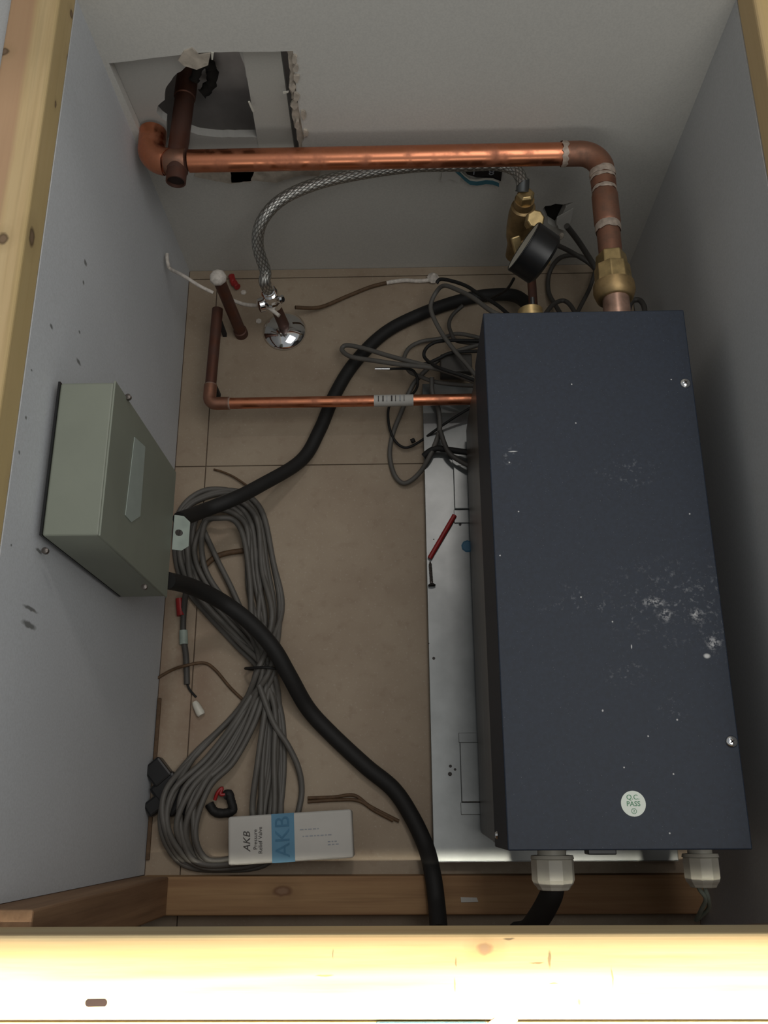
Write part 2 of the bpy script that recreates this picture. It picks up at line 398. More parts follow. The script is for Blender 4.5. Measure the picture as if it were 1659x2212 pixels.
def bluemat():
    m, nt, b = newmat('navy_enamel'); v = pos(nt)
    a = mixc(nt, ramp(nt, noise(nt, v, 260, 3), .3, .7), srgb(23, 33, 47), srgb(29, 40, 56))
    T = .36
    def e(px, py, rx, ry): return (at(px, py, Z=T), (rx, ry, .02))
    big = spots(nt, [e(1415, 1310, .016, .010), e(1440, 1330, .008, .009), e(1500, 1325, .010, .012), e(1543, 1390, .010, .012), e(1240, 1295, .008, .012), e(1350, 1020, .02, .012),
                     e(1103, 985, .008, .008), e(1470, 1300, .05, .03), e(1350, 1450, .012, .010), e(1455, 1530, .010, .006), e(1300, 1310, .04, .004)], .9, .012)
    n1 = ramp(nt, noise(nt, v, 190, 5, .7), .56, .72)
    a = mixc(nt, math_(nt, 'MULTIPLY', math_(nt, 'MULTIPLY', big, n1), .5), a, srgb(170, 172, 176))
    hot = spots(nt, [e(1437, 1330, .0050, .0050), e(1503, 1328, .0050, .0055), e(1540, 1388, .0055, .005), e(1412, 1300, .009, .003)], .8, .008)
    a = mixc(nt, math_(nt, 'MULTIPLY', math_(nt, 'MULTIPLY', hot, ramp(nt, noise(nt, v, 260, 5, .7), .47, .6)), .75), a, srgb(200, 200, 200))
    dots = spots(nt, [e(1527, 1417, 0.00280, 0.00198), e(1463, 1555, 0.00077, 0.00077), e(1302, 1535, 0.00077, 0.00091), e(1244, 914, 0.00070, 0.00070), e(1323, 1343, 0.00070, 0.00070), e(1455, 1672, 0.00070, 0.00070),
                      e(1447, 1800, 0.00070, 0.00070), e(1364, 1397, 0.00056, 0.00180), e(1235, 830, 0.00070, 0.00070), e(1400, 1590, 0.00070, 0.00070), e(1100, 999, 0.00084, 0.00070), e(1108, 975, 0.00400, 0.00056), e(1120, 1105, 0.00070, 0.00070),
                      e(1080, 1200, 0.00070, 0.00070), e(1490, 1110, 0.00070, 0.00070), e(1450, 820, 0.00070, 0.00070), e(1348, 1658, 0.00070, 0.00070), e(1255, 1290, 0.00070, 0.00070)], .4, .001)
    a = mixc(nt, math_(nt, 'MULTIPLY', dots, .85), a, srgb(214, 214, 212))
    dust = ramp(nt, noise(nt, v, 900, 1), .735, .77)
    a = mixc(nt, math_(nt, 'MULTIPLY', dust, .35), a, srgb(160, 160, 165))
    nt.links.new(a, b.inputs['Base Color']); b.inputs['Roughness'].default_value = .55; b.inputs['Specular IOR Level'].default_value = .45
    return m
m_blue = bluemat()
def braidmat():
    m, nt, b = newmat('braided_steel')
    uv = N(nt, 'ShaderNodeUVMap'); sp = N(nt, 'ShaderNodeSeparateXYZ'); nt.links.new(uv.outputs[0], sp.inputs[0])
    def wv(s):
        q = math_(nt, 'ADD', math_(nt, 'MULTIPLY', sp.outputs[0], 10.0), math_(nt, 'MULTIPLY', sp.outputs[1], 5.0 * s))
        return math_(nt, 'ABSOLUTE', math_(nt, 'SINE', math_(nt, 'MULTIPLY', q, math.pi)))
    h = math_(nt, 'MINIMUM', wv(1), wv(-1))
    nt.links.new(mixc(nt, h, (0.16, 0.155, 0.14, 1), (0.62, 0.61, 0.57, 1)), b.inputs['Base Color'])
    b.inputs['Metallic'].default_value = .8; b.inputs['Roughness'].default_value = .35
    bump(nt, b, h, .6, .0008)
    return m
m_braid = braidmat()

# ------------------------------------------------------------------ setting: floor
fl = MB().box((-.42, -.16, -.03), (.46, .90, -.0035))
floor = struct('floor', fl, m_grout)
xs = [LX, -.2915, RX0]; ys = [-.135, .5015, .826]
g = .0007
cells = [(xs[i] + g, ys[j] + g, xs[i + 1] - g, ys[j + 1] - g) for i in range(2) for j in range(2)]
cells += [(xs[0] + g, ys[2] + g, xs[1] - g, BACKY - .0005), (xs[1] + g, ys[2] + g, xs[2] - g, BACKY - .0005)]
for i, (a, b_, c, d_) in enumerate(cells):
    dz = (0, -.0004, .0003, -.0002, .0002, 0)[i]
    obj('tile', MB().box((a, b_, -.0035), (c, d_, dz)), m_tile, floor, bevel=.0007)

# walls -------------------------------------------------------------
lw = MB().hexa([(LX - .012, -.066, 0), (LX, -.066, 0), (LX, BACKY, 0), (LX - .012, BACKY, 0),
                (LX - .012, -.066, LT - .0382), (LXT, -.066, LT - .0382), (LXT, BACKY, LT - .0382), (LX - .012, BACKY, LT - .0382)])
wall_left = struct('wall_left', lw, m_lwall)
rw = MB().hexa([(RX0, -.13, 0), (RX0 + .012, -.13, 0), (RX0 + .012, BACKY, 0), (RX0, BACKY, 0),
                (RX1, -.07, RT - .0382), (RX1 + .012, -.07, RT - .0382), (RX1 + .012, BACKY, RT - .0382), (RX1, BACKY, RT - .0382)])
wall_right = struct('wall_right', rw, m_rwall)
def bw(px, py): p = at(px, py, Y=BACKY); return (p.x, p.z)
def jag(pts, amp=.002, step=.006):
    out = []
    for i in range(len(pts)):
        a = Vector(pts[i]); b_ = Vector(pts[(i + 1) % len(pts)]); n = max(1, int((b_ - a).length / step))
        for k in range(n):
            q = a.lerp(b_, k / n)
            if k: q += Vector((random.uniform(-amp, amp), random.uniform(-amp, amp)))
            out.append((q.x, q.y))
    return out
def jag_open(pts, amp, step):
    out = []
    for a, b_ in zip(pts, pts[1:]):
        a = Vector(a); b_ = Vector(b_); n = max(1, int((b_ - a).length / step))
        for k in range(n):
            q = a.lerp(b_, k / n)
            if k: q += Vector((random.uniform(-amp, amp), random.uniform(-amp, amp)))
            out.append((q.x, q.y))
    return out
hole = jag_open([bw(233, 137), bw(400, 117), bw(452, 113), bw(560, 112), bw(633, 110), bw(640, 200), bw(656, 296)], .0005, .012)
hole += jag_open([bw(656, 296), bw(648, 345), bw(560, 352), bw(500, 366), bw(430, 362), bw(360, 372), bw(330, 352)], .0014, .006)
hole += [bw(330, 352)]
hole = [(max(a, LX + .001), b_) for a, b_ in hole]
tear = [bw(1172, 452), bw(1178, 445), bw(1190, 444), bw(1200, 440), bw(1216, 442), bw(1240, 436), bw(1222, 448), bw(1212, 468), bw(1200, 492), bw(1184, 482)]
def bk(u, v, d): return Vector((u, BACKY + d, v))
wb = MB().plate([(-.60, -.03), (.62, -.03), (.62, 1.0), (-.60, 1.0)], [hole, tear], bk, .0125)
wall_back = struct('wall_back', wb, m_bwall)
# second layer behind the cut-out, with the rough round opening
cir = []
for i in range(22):
    a = math.pi * 2 * i / 22
    c = at(452, 205, Y=BACKY + .014); cir.append((c.x + .054 * math.cos(a) * 1.0 + random.uniform(-.0015, .0015), c.z + .041 * math.sin(a) + random.uniform(-.0015, .0015)))
def bw2(px, py): p = at(px, py, Y=BACKY + .014); return (p.x, p.z)
opening = [bw2(425, 122), bw2(400, 145), bw2(375, 165), bw2(358, 190), bw2(356, 215), bw2(341, 228), bw2(338, 242), bw2(350, 255), bw2(360, 262), bw2(361, 312),
           bw2(408, 314), bw2(410, 284), bw2(430, 291), bw2(480, 296), bw2(556, 296), bw2(551, 250), bw2(540, 200), bw2(530, 150), bw2(517, 112), bw2(480, 96), bw2(445, 96)]
def bk2(u, v, d): return Vector((u, BACKY + .0135 + d, v))
obj('backing_board', MB().plate([(LX - .01, .16), (-.150, .16), (-.150, .50), (LX - .01, .50)], [jag(opening, .0008, .007)], bk2, .012), m_back2, wall_back)
a0 = bw2(607, 100); a1 = bw2(641, 330)
obj('stud_face', MB().plate([bw2(521, 90), bw2(603, 86), bw2(641, 360), bw2(566, 360)], [], lambda u, v, d: Vector((u, BACKY + .0128 + d, v)), .011), m_grey_strip, wall_back, label='grey strip of board beside the dark slot')
obj('plaster_edge', MB().plate(jag([bw(617, 100), bw(640, 100), bw(668, 330), bw(646, 330), bw(640, 290), bw(630, 250), bw(634, 225), bw(624, 190), bw(628, 160)], .0012, .006), [], lambda u, v, d: Vector((u, BACKY + .003 + d, v)), .009), m_plaster, wall_back, label='torn plaster edge right of the hole')
cav = MB()
cav.add([(-.36, .962, .1), (-.08, .962, .1), (-.08, .962, .62), (-.36, .962, .62), (-.36, BACKY + .026, .1), (-.08, BACKY + .026, .1), (-.08, BACKY + .026, .62), (-.36, BACKY + .026, .62)],
        [(0, 1, 2, 3), (0, 1, 5, 4), (3, 2, 6, 7), (0, 3, 7, 4), (1, 2, 6, 5)])
obj('cavity_lining', cav, m_cavity, wall_back)
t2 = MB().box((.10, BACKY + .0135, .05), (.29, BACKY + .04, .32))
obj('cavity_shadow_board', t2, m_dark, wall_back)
# plaster remnants under the hole
for k, (pl, mm_) in enumerate([([(425, 362), (470, 366), (520, 358), (600, 352), (690, 352), (690, 380), (650, 375), (600, 392), (545, 388), (500, 395), (455, 386), (420, 378)], m_plaster),
                           ([(497, 362), (548, 362), (543, 392), (500, 392)], m_core), ([(430, 96 + 22), (455, 113), (450, 138), (425, 148), (398, 140), (385, 128), (398, 108), (415, 102)], m_plaster)]):
    obj('plaster_crust', MB().plate(jag([bw(*q) for q in pl], .0012, .006), [], lambda u, v, d: Vector((u, BACKY - .002 + d, v)), .003), mm_, wall_back)
for q in ([(456, 112), (462, 113), (460, 128), (457, 128)], [(611, 198), (624, 196), (623, 199), (612, 202)], [(536, 219), (540, 219), (549, 240), (545, 240)]):
    obj('paper_shred', MB().plate([bw(*a) for a in q], [], lambda u, v, d: Vector((u, BACKY - .001 + d, v)), .0015), m_white, wall_back)
for k in range(9):
    u0, v0 = 622 + 28 * random.random(), 125 + k * 20
    u0 += (v0 - 125) * .11
    pg = [bw(u0 + random.uniform(4, 9) * math.cos(a), v0 + random.uniform(5, 12) * math.sin(a)) for a in [i * math.pi / 4 for i in range(8)]]
    obj('plaster_lump', MB().plate(pg, [], lambda u, v, d: Vector((u, BACKY - .003 + d, v)), random.uniform(.004, .008)), m_plaster, wall_back)
# front wall -----------------------------------------------------------
struct('wall_front', MB().box((-.42, -.150, 0), (.46, -.1328, .4748)), m_stud)

# timber -----------------------------------------------------------------
fb = MB().box((-.60, -.1338, .475), (.60, -.0786, RIM))
front = tag(obj('timber_beam', fb, m_front, bevel=.004, seg=3), 'brightly lit pale pine beam lying across the front of the cavity', 'timber')
s0 = at(208, 2166, Z=RIM)
obj('slot_hole', MB().add(*(lambda pts: ([(x, y, RIM + .0003) for x, y in pts], [tuple(range(len(pts)))]))(
    [(s0.x + .0068 * (1 if math.cos(a) > 0 else -1) * .8 + .0024 * math.cos(a), s0.y + .0026 * math.sin(a)) for a in [i * math.pi / 8 for i in range(16)]])), m_slot, front, label='dark oblong slot in the beam')
lo_x = at(22, 0, Z=LT).x
tag(obj('timber_beam', MB().box((lo_x, -.0780, LT - .038), (LXT, BACKY - .0002, LT)), m_lrim, bevel=.003, seg=3), 'knotty yellow pine beam along the top of the left wall', 'timber')
tag(obj('timber_beam', MB().box((RX1, -.0780, RT - .038), (RX1 + .075, BACKY - .0002, RT)), m_rrim, bevel=.004, seg=3), 'pine beam along the top of the right wall', 'timber')
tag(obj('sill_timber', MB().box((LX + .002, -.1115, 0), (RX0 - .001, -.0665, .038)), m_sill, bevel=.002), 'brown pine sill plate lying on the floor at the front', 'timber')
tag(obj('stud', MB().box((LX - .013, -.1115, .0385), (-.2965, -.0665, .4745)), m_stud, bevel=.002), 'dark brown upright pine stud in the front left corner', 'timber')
tag(obj('paper_scrap', MB().hexa([Vector(q) + Vector((0, 0, dz)) for dz in (0, .0008) for q in [at(995, 1938, Z=.0383), at(1030, 1939, Z=.0383), at(1033, 1948, Z=.0383), at(996, 1949, Z=.0383)]]), m_card), 'small pale paper scrap lying on the front sill plate', 'scrap')
# outside strip beyond the beam
tag(obj('outer_plank', MB().box((-.60, -.2995, RIM - .045), (.60, -.1355, RIM - .003)), m_yellow, bevel=.002), 'pale yellow plank just beyond the front beam at the bottom edge', 'timber')
obj('gap_shade_strip', MB().box((-.60, -.13545, .4752), (.60, -.13385, RIM - .010)), m_slot, bpy.data.objects['outer_plank'], label='dark strip painting the shade in the gap beside the beam')  # dark filler added so the lit gap shows as shade
wr = thing('wrapped_packet', at(900, 2212, Z=RIM), 'blue and white striped wrapper lying on the yellow plank', 'packet')
q0 = at(812, 2209, Z=RIM); q1 = at(1050, 2209, Z=RIM)
obj('wrapper', MB().box((q0.x, -.26, RIM - .003), (q1.x, q0.y + .0004, RIM + .0012)), m_wrap, wr, bevel=.001)
for k in range(22):
    xx = q0.x + (q1.x - q0.x) * (k + .5) / 22
    obj('stripe', MB().box((xx, -.258, RIM + .0012), (xx + .0008, q0.y + .0002, RIM + .0016)), m_wrapw, wr)
tag(obj('wood_chip', MB().lathe(at(1085, 2209, Z=RIM - .002), (1, .2, .1), [(-.01, .002), (-.004, .005), (.006, .004), (.011, .001)], 7), m_wood_x, smooth=30), 'small pinkish chip between the beam and the yellow plank', 'scrap')
tag(obj('white_board', MB().box((-1.1, -.30, LT - .20), (lo_x - .003, 1.0, LT - .012)), m_rwall), 'white board edge outside the left pine beam at the top corner', 'board')

# ------------------------------------------------------------------ junction box on the left wall
JX = -.282; JT = .452; JB = .205
y0, y1 = .2525, .411
jb = thing('junction_box', (LX, (y0 + y1) / 2, JB), 'grey-green metal junction box fixed to the left wall', 'junction box')
LO = LX + .002
body = MB().box((LO, y0, JB), (JX, y1, JT))
obj('body', body, m_jb, jb, bevel=.0025, seg=3)
obj('gap_shade_plate', MB().box((LX, y0 + .0002, JB + .001), (LX + .0022, y1 + .001, JT + .0008)), m_blackp, jb, label='black plate painting the shaded gap behind the box')  # black plate stands in for the shadow line between box and wall
obj('cover_lip', MB().box((JX - .0005, y0 - .001, JB - .001), (JX + .0016, y1 + .001, JT + .0012)), m_jb, jb, bevel=.0007)
def jf(px, py): return at(px, py, X=JX + .0018)
lp = [jf(290, 944), jf(313, 965), jf(302, 1115), jf(283, 1128), jf(270, 1113)]
obj('pale_patch', MB().add([p for p in lp] + [p + Vector((.0006, 0, 0)) for p in lp], [(0, 1, 2, 3, 4), (9, 8, 7, 6, 5)] + [(i, (i + 1) % 5, 5 + (i + 1) % 5, 5 + i) for i in range(5)]), m_jblite, jb, label='paler rectangular patch on the side cover')
# mounting ear with hole
ear_o = [(-.0285, 0), (.0285, 0), (.0285, .010), (.020, .017), (-.020, .017), (-.0285, .010)]
ehole = [(.0055 * math.cos(i * math.pi / 6), .006 + .0042 * math.sin(i * math.pi / 6)) for i in range(12)]
ec = at(374, 1150, X=JX + .001)
e_y = ec.y; e_z = ec.z
obj('mounting_ear', MB().plate(ear_o, [ehole], lambda u, v, d: Vector((JX + .001 + v * 1.05 + d * .3, e_y + u * .78, e_z - v * .55 + d)), .0016), m_tab, jb, label='pale ear with a round screw hole')
for px, py in ((277, 858), (312, 1268), (98, 1190)):
    c = at(px, py, X=JX + .003) if px > 200 else at(px, py, X=LX + .004)
    obj('screw', MB().lathe(c - Vector((0, 0, .002)), (0, 0, 1), [(0, .0032), (.004, .0032), (.005, .001)], 10), m_steel_side, jb, smooth=40)

# ------------------------------------------------------------------ steel mounting plate and generator
GT = .36; GB = .0235
gx0, gx1, gy0, gy1 = .0945, .3185, -.0278, .538
pl = thing('mounting_plate', (.18, .28, .0), 'shiny galvanised steel plate lying under the blue box', 'plate')
psh = MB().hexa([(.036, -.051, .019), (.345, -.051, .019), (.345, .622, .019), (.034, .622, .019), (.036, -.051, .0222), (.345, -.051, .0222), (.345, .622, .0222), (.034, .622, .0222)])
obj('sheet', psh, m_steel, pl, bevel=.0006)
obj('front_lip', MB().box((.036, -.0515, .007), (.345, -.0495, .021)), m_steel, pl)
for x in (.06, .32):
    for y in (-.03, .59): obj('foot', MB().lathe((x, y, 0), (0, 0, 1), [(0, .009), (.019, .009)], 14), m_blackp, pl)
def strap(pxl, pyt, pyb, pyt2, pyb2, xr=.10):
    a = at(pxl, pyt, Z=.026); b_ = at(pxl + 4, pyb, Z=.026); c = at(pxl, pyt2, Z=.0235); d_ = at(pxl, pyb2, Z=.0235)
    x0 = a.x
    obj('strap', MB().box((x0, b_.y, .0222), (xr, a.y, .0285)), m_steel, pl, bevel=.001)
    obj('strap_foot', MB().box((x0 - .001, a.y, .0222), (xr, c.y, .0245)), m_steel, pl, bevel=.0006)
    obj('strap_foot', MB().box((x0 - .001, d_.y, .0222), (xr, b_.y, .0245)), m_steel, pl, bevel=.0006)
strap(993, 1604, 1733, 1583, 1760)
strap(979, 1006, 1100, 985, 1130)
for px, py, s in ((973, 1655, .003), (983, 1662, .0025), (972, 1672, .004), (937, 1422, .003), (994, 1133, .003), (937, 1165, .0015), (926, 1390, .0015)):
    c = at(px, py, Z=.0223)
    obj('grime_mark', MB().lathe(c, (0, 0, 1), [(0, s * .7), (.0003, s * .6)], 7, random.random()), m_ink, pl)
c = at(1010, 1180, Z=.0224)
obj('blue_paint_dab', MB().lathe(c, (0, 0, 1), [(0, .009), (.001, .007)], 9), m_bluepl, pl, label='blue dab on the plate')
c = at(995, 790, Z=.045)
obj('terminal_block', MB().box((c.x - .03, c.y - .012, .0222), (.108, c.y + .018, .05)), m_greyd, pl, bevel=.002, label='dark grey raised block at the rear')

gen = thing('steam_generator', ((gx0 + gx1) / 2, (gy0 + gy1) / 2, .0222), 'large dark navy metal steam generator box standing on the steel plate', 'appliance')
GM = .235
base = MB().hexa([(gx0 + .001, gy0 + .011, .046), (gx1 - .004, gy0 + .011, .046), (gx1 - .004, gy1 - .004, .046), (gx0 + .001, gy1 - .004, .046),
                  (gx0 + .001, gy0 + .003, GM), (gx1 - .004, gy0 + .003, GM), (gx1 - .004, gy1 - .004, GM), (gx0 + .001, gy1 - .004, GM)])
obj('lower_case', base, m_case, gen, bevel=.001, label='reflective stainless lower case')
cov = MB().hexa([(gx0, gy0, GM), (gx1, gy0, GM), (gx1, gy1, GM), (gx0, gy1, GM), (gx0, gy0, GT), (gx1, gy0, GT), (gx1 + .0, gy1, GT), (gx0, gy1, GT)])
obj('cover', cov, m_blue, gen, bevel=.0012, seg=2, label='navy enamelled cover')
for x in (gx0 + .03, gx1 - .03):
    for y in (gy0 + .05, gy1 - .05): obj('foot', MB().lathe((x, y, .0224), (0, 0, 1), [(0, .012), (.0238, .012)], 16), m_blackp, gen)
def screw(parent, c, r=.0058):
    s = obj('screw', MB().lathe(c, (0, 0, 1), [(0, r), (.0008, r), (.0022, r * .75), (.0028, r * .35)], 20), m_chrome, parent, smooth=50)
    a = .6
    for k in (0, math.pi / 2):
        obj('screw_slot', MB().obox(c + Vector((0, 0, .0027)), (math.cos(a + k), math.sin(a + k), 0), (-math.sin(a + k), math.cos(a + k), 0), (0, 0, 1), r * .42, r * .10, .0004), m_ink, s)
screw(gen, at(1480, 828, Z=GT)); screw(gen, at(1580, 1602, Z=GT))
obj('side_screw', MB().lathe((gx0 - .0005, gy0 + .012, GM + .035), (-1, 0, 0), [(0, .004), (.002, .003)], 12), m_chrome, gen, smooth=40)
st = at(1368, 1736, Z=GT)
sk = obj('sticker', MB().lathe(st, (0, 0, 1), [(0, .0115), (.0004, .0115)], 40), m_sticker, gen, label='round white sticker with green print')
def text(body, c, size, mat, parent, rot=0.0, name='print', thick=.0002, xs=1.0, tilt=None, shear=0.0):
    cu = bpy.data.curves.new('t', 'FONT'); cu.body = body; cu.size = size; cu.align_x = 'CENTER'; cu.align_y = 'CENTER'; cu.extrude = thick
    to = bpy.data.objects.new('t', cu); COL.objects.link(to)
    dg = bpy.context.evaluated_depsgraph_get(); me = bpy.data.meshes.new_from_object(to.evaluated_get(dg))
    bpy.data.objects.remove(to); bpy.data.curves.remove(cu)
    Rz = Matrix.Rotation(rot, 4, 'Z') if tilt is None else tilt
    mb = MB(); mb.add([Vector(c) + Rz @ Vector((v.co.x * xs + v.co.y * shear, v.co.y, v.co.z)) for v in me.vertices], [tuple(p.vertices) for p in me.polygons])
    return obj(name, mb, mat, parent)
text('Q.C.', st + Vector((0, .0056, .0006)), .0062, m_green_ink, sk)
text('PASS', st + Vector((0, -.0003, .0006)), .0062, m_green_ink, sk)
obj('print_ring', MB().tube([st + Vector((.0023 * math.cos(a), -.0066 + .0023 * math.sin(a), .0005)) for a in [i * math.pi / 8 for i in range(16)]], .00025, 5, closed=True), m_green_ink, sk)
text('2', st + Vector((0, -.0066, .0006)), .0034, m_green_ink, sk)
# front cable glands
def gland(px, py0, z, r, name_label):
    c = at(px, 1845, Z=z); c.y = gy0
    g_ = obj('cable_gland', MB().lathe(c + Vector((0, .001, 0)), (0, -1, 0), [(0, r * .68), (.0095, r * .68), (.0096, r * .98), (.013, r * 1.02)], 28), m_white, gen, smooth=35, label=name_label)
    obj('gland_nut', MB().lathe(c + Vector((0, -.0123, 0)), (0, -1, 0), [(0, r), (.020, r), (.024, r * .93), (.027, r * .80), (.030, r * .72)], 10), m_white, g_, bevel=.0008)
    return c
ga = gland(1192, 1845, .235, .0222, 'white plastic cable gland')
gb = gland(1512, 1845, .205, .0190, 'white plastic cable gland')
obj('case_latch', MB().box((at(1270, 1838, Z=.3).x, gy0 - .006, .28), (at(1332, 1838, Z=.3).x, gy0 + .002, .30)), m_blackp, gen, bevel=.001)
# safety outlet on the rear
sv = at(1146, 676, Z=.30); sv.y = gy1
v_ = obj('brass_outlet', MB().lathe(sv, (0, 1, 0), [(-.001, .0155), (.004, .0155), (.004, .0165), (.030, .0165), (.031, .0150), (.038, .0150), (.040, .0125)], 28), m_brass, gen, smooth=35, label='short brass outlet')
obj('outlet_pin', MB().lathe(sv + Vector((.003, .039, 0)), (0, 1, .1), [(0, .0028), (.016, .0028)], 10), m_blackp, v_)

# ------------------------------------------------------------------ main copper pipe
PZ = .303; PR = .0142
pe = at(1325, 640, Z=PZ); pc = at(1300, 331, Z=PZ)
bx = (pe.x + pc.x) / 2; PY = min(pc.y, BACKY - .028)
pipe = thing('copper_pipe', (0, PY, PZ - PR), 'thick bright copper steam pipe across the back wall, dropping to the blue box', 'pipe')
corner = Vector((bx + .0, PY, PZ)); yend = gy1
lc = Vector((LX + .0205, PY, PZ))
xs0 = at(412, 328, Z=PZ).x
obj('long_run', MB().tube([(at(410, 328, Z=PZ).x, PY, PZ), (0, PY, PZ), (at(1225, 331, Z=PZ).x, PY, PZ)], PR, 28), m_cu, pipe, smooth=40, label='bright copper length')
el = [Vector((at(1215, 331, Z=PZ).x, PY, PZ))] + bend(Vector((0, PY, PZ)), corner, Vector((bx, 0, PZ)), .027, 12) + [Vector((bx, at(1302, 388, Z=PZ).y, PZ))]
obj('right_elbow', MB().tube(el, PR + .0013, 28), m_cu2, pipe, smooth=40)
ri = lambda py: at(1310, py, Z=PZ).y
obj('riser', MB().tube([(bx, ri(380), PZ), (bx, ri(572), PZ)], PR, 28), m_cu2, pipe, smooth=40)
obj('coupling', MB().lathe((bx, ri(392), PZ), (0, -1, 0), [(0, PR + .0013), (ri(392) - ri(408), PR + .0013)], 28), m_cu2, pipe, smooth=40)
obj('coupling', MB().lathe((bx, ri(418), PZ), (0, -1, 0), [(0, PR + .0010), (.003, PR + .0020), (ri(418) - ri(482), PR + .0020), (ri(418) - ri(486), PR + .001)], 28), m_cu2, pipe, smooth=40)
def sring(y0_, y1_, rr):
    y0_, y1_ = ri(y0_), ri(y1_)
    mb = MB(); n = 26; v = []; f = []
    for k, y in enumerate((y0_, (y0_ + y1_) / 2, y1_)):
        for i in range(n):
            a = 2 * math.pi * i / n; r_ = rr + (.0006 if k == 1 else -.0002)
            v.append((bx + math.cos(a) * r_, y + random.uniform(-.0010, .0010), PZ + math.sin(a) * r_))
    for k in range(2):
        for i in range(n): f.append((k * n + i, k * n + (i + 1) % n, (k + 1) * n + (i + 1) % n, (k + 1) * n + i))
    mb.add(v, f); obj('solder_ring', mb, m_solder, pipe, smooth=60)
sring(371, 384, PR + .0021); sring(384, 391, PR + .0016); sring(408, 416, PR + .0009); sring(485, 502, PR + .0012)
xr0 = at(1219, 331, Z=PZ).x
mb = MB(); n = 26; v = []; f = []
for k, x in enumerate((xr0 - .004, xr0, xr0 + .003)):
    for i in range(n):
        a = 2 * math.pi * i / n; v.append((x + random.uniform(-.0015, .0015), PY + math.cos(a) * (PR + .0018), PZ + math.sin(a) * (PR + .0018)))
for k in range(2):
    for i in range(n): f.append((k * n + i, k * n + (i + 1) % n, (k + 1) * n + (i + 1) % n, (k + 1) * n + i))
obj('solder_ring', mb.add(v, f), m_solder, pipe, smooth=60)
# left: dull coupling and bright elbow turning into the wall
obj('left_coupling', MB().lathe((at(357, 328, Z=PZ).x, PY, PZ), (1, 0, 0), [(0, PR + .0010), (.001, PR + .0018), (.027, PR + .0018), (.028, PR + .001)], 28), m_cu2, pipe, smooth=40, label='tarnished brown coupling')
el2 = [Vector((at(358, 328, Z=PZ).x, PY, PZ))] + bend(Vector((0, PY, PZ)), lc, Vector((lc.x, 1, PZ)), .0215, 12) + [Vector((lc.x, BACKY + .008, PZ))]
obj('left_elbow', MB().tube(el2, PR + .0032, 28), m_cu, pipe, smooth=40)
# brass union
obj('union_hex', MB().lathe((bx, ri(551), PZ), (0, -1, 0), [(0, .0175), (.002, .0185), (ri(551) - ri(590), .0205)], 6, .15), m_brass, pipe, bevel=.001)
obj('union_nut', MB().lathe((bx, ri(578), PZ), (0, -1, 0), [(0, .0215), (ri(578) - ri(617), .0225)], 8, .3), m_brass, pipe, bevel=.001)
obj('union_flange', MB().lathe((bx, ri(616), PZ), (0, -1, 0), [(0, .0245), (.010, .0250), (.020, .0215), (ri(616) - ri(650), .0190)], 24), m_brass_d, pipe, smooth=40)
obj('tinned_stub', MB().lathe((bx, ri(628), PZ + .003), (0, -1, 0), [(0, .0158), (ri(628) - gy1 + .001 - .004, .0158), (ri(628) - gy1 + .001 - .004, .0168), (ri(628) - gy1, .0168)], 28), m_solder2, pipe, smooth=40)

# old brown tee branch going back through the hole, with its open stub towards the front
OR = .0128
tx = at(383, 335, Z=PZ).x
br = obj('branch_pipe', MB().lathe((tx, PY + .004, PZ + .001), (.045, 1, .02), [(0, OR), (.095, OR), (.096, OR + .0014), (.125, OR + .0014), (.146, OR)], 26), m_cu3, pipe, smooth=40, label='old dark brown pipe going back through the wall hole')
obj('torn_sleeve', MB().tube(spline([Vector((tx + .018, PY + .12, PZ + .012)), Vector((tx + .030, PY + .13, PZ + .030)), Vector((tx + .040, PY + .135, PZ + .018)), Vector((tx + .036, PY + .13, PZ - .004)), Vector((tx + .022, PY + .12, PZ - .012))], 5), [.005 + .003 * random.random() for _ in range(21)], 9, wob=.25), m_dark, br, smooth=60)
stb = obj('open_stub', MB().lathe((tx + .001, PY - .004, PZ - .001), (-.03, -1, -.06), [(0, OR + .0014), (.010, OR + .0014), (.011, OR), (.026, OR), (.026, OR - .0018), (.018, OR - .0018)], 26), m_cu3, pipe, smooth=40, label='open brown pipe end below the tee')
obj('pipe_bore', MB().lathe(Vector((tx + .001, PY - .004, PZ - .001)) + Vector((-.03, -1, -.06)).normalized() * .021, (-.03, -1, -.06), [(0, OR - .0017), (.001, OR - .0017)], 20), m_cubore, stb)

# ------------------------------------------------------------------ small copper pipe on the floor
SZ = .062; SR = .0082
a = at(470, 668, Z=SZ); b_ = at(453, 872, Z=SZ); c = Vector((gx0 + .06, at(1030, 862, Z=SZ).y, SZ))
b_.x = a.x - .004
sp = thing('copper_pipe', (b_.x, b_.y, SZ - SR), 'thin reddish copper water pipe bent at a right angle over the floor', 'pipe')
d1 = (a - b_).normalized(); d2 = (c - b_).normalized()
obj('short_run', MB().tube([a, b_ + d1 * .016], SR, 20), m_cu3, sp, smooth=40, label='darker tarnished length')
obj('elbow', MB().tube([b_ + d1 * .030] + bend(a, b_, c, .011, 8) + [b_ + d2 * .030], SR + .0013, 20), m_cu2, sp, smooth=40)
obj('long_run', MB().tube([b_ + d2 * .016, c], SR, 20), m_cu, sp, smooth=40)
for t in (.030,):
    obj('solder_ring', MB().lathe(b_ + d1 * (t - .001), d1, [(0, SR + .0014), (.002, SR + .0005)], 20), m_solder, sp, smooth=40)
    obj('solder_ring', MB().lathe(b_ + d2 * (t - .001), d2, [(0, SR + .0014), (.002, SR + .0005)], 20), m_solder, sp, smooth=40)
l0 = at(808, 868, Z=SZ).x; l1 = at(893, 866, Z=SZ).x
lab = obj('pipe_label', MB().lathe(b_ + d2 * (l0 - b_.x), d2, [(0, SR + .0004), (l1 - l0, SR + .0004)], 20), m_card, sp, smooth=40, label='white paper label wrapped round the pipe')
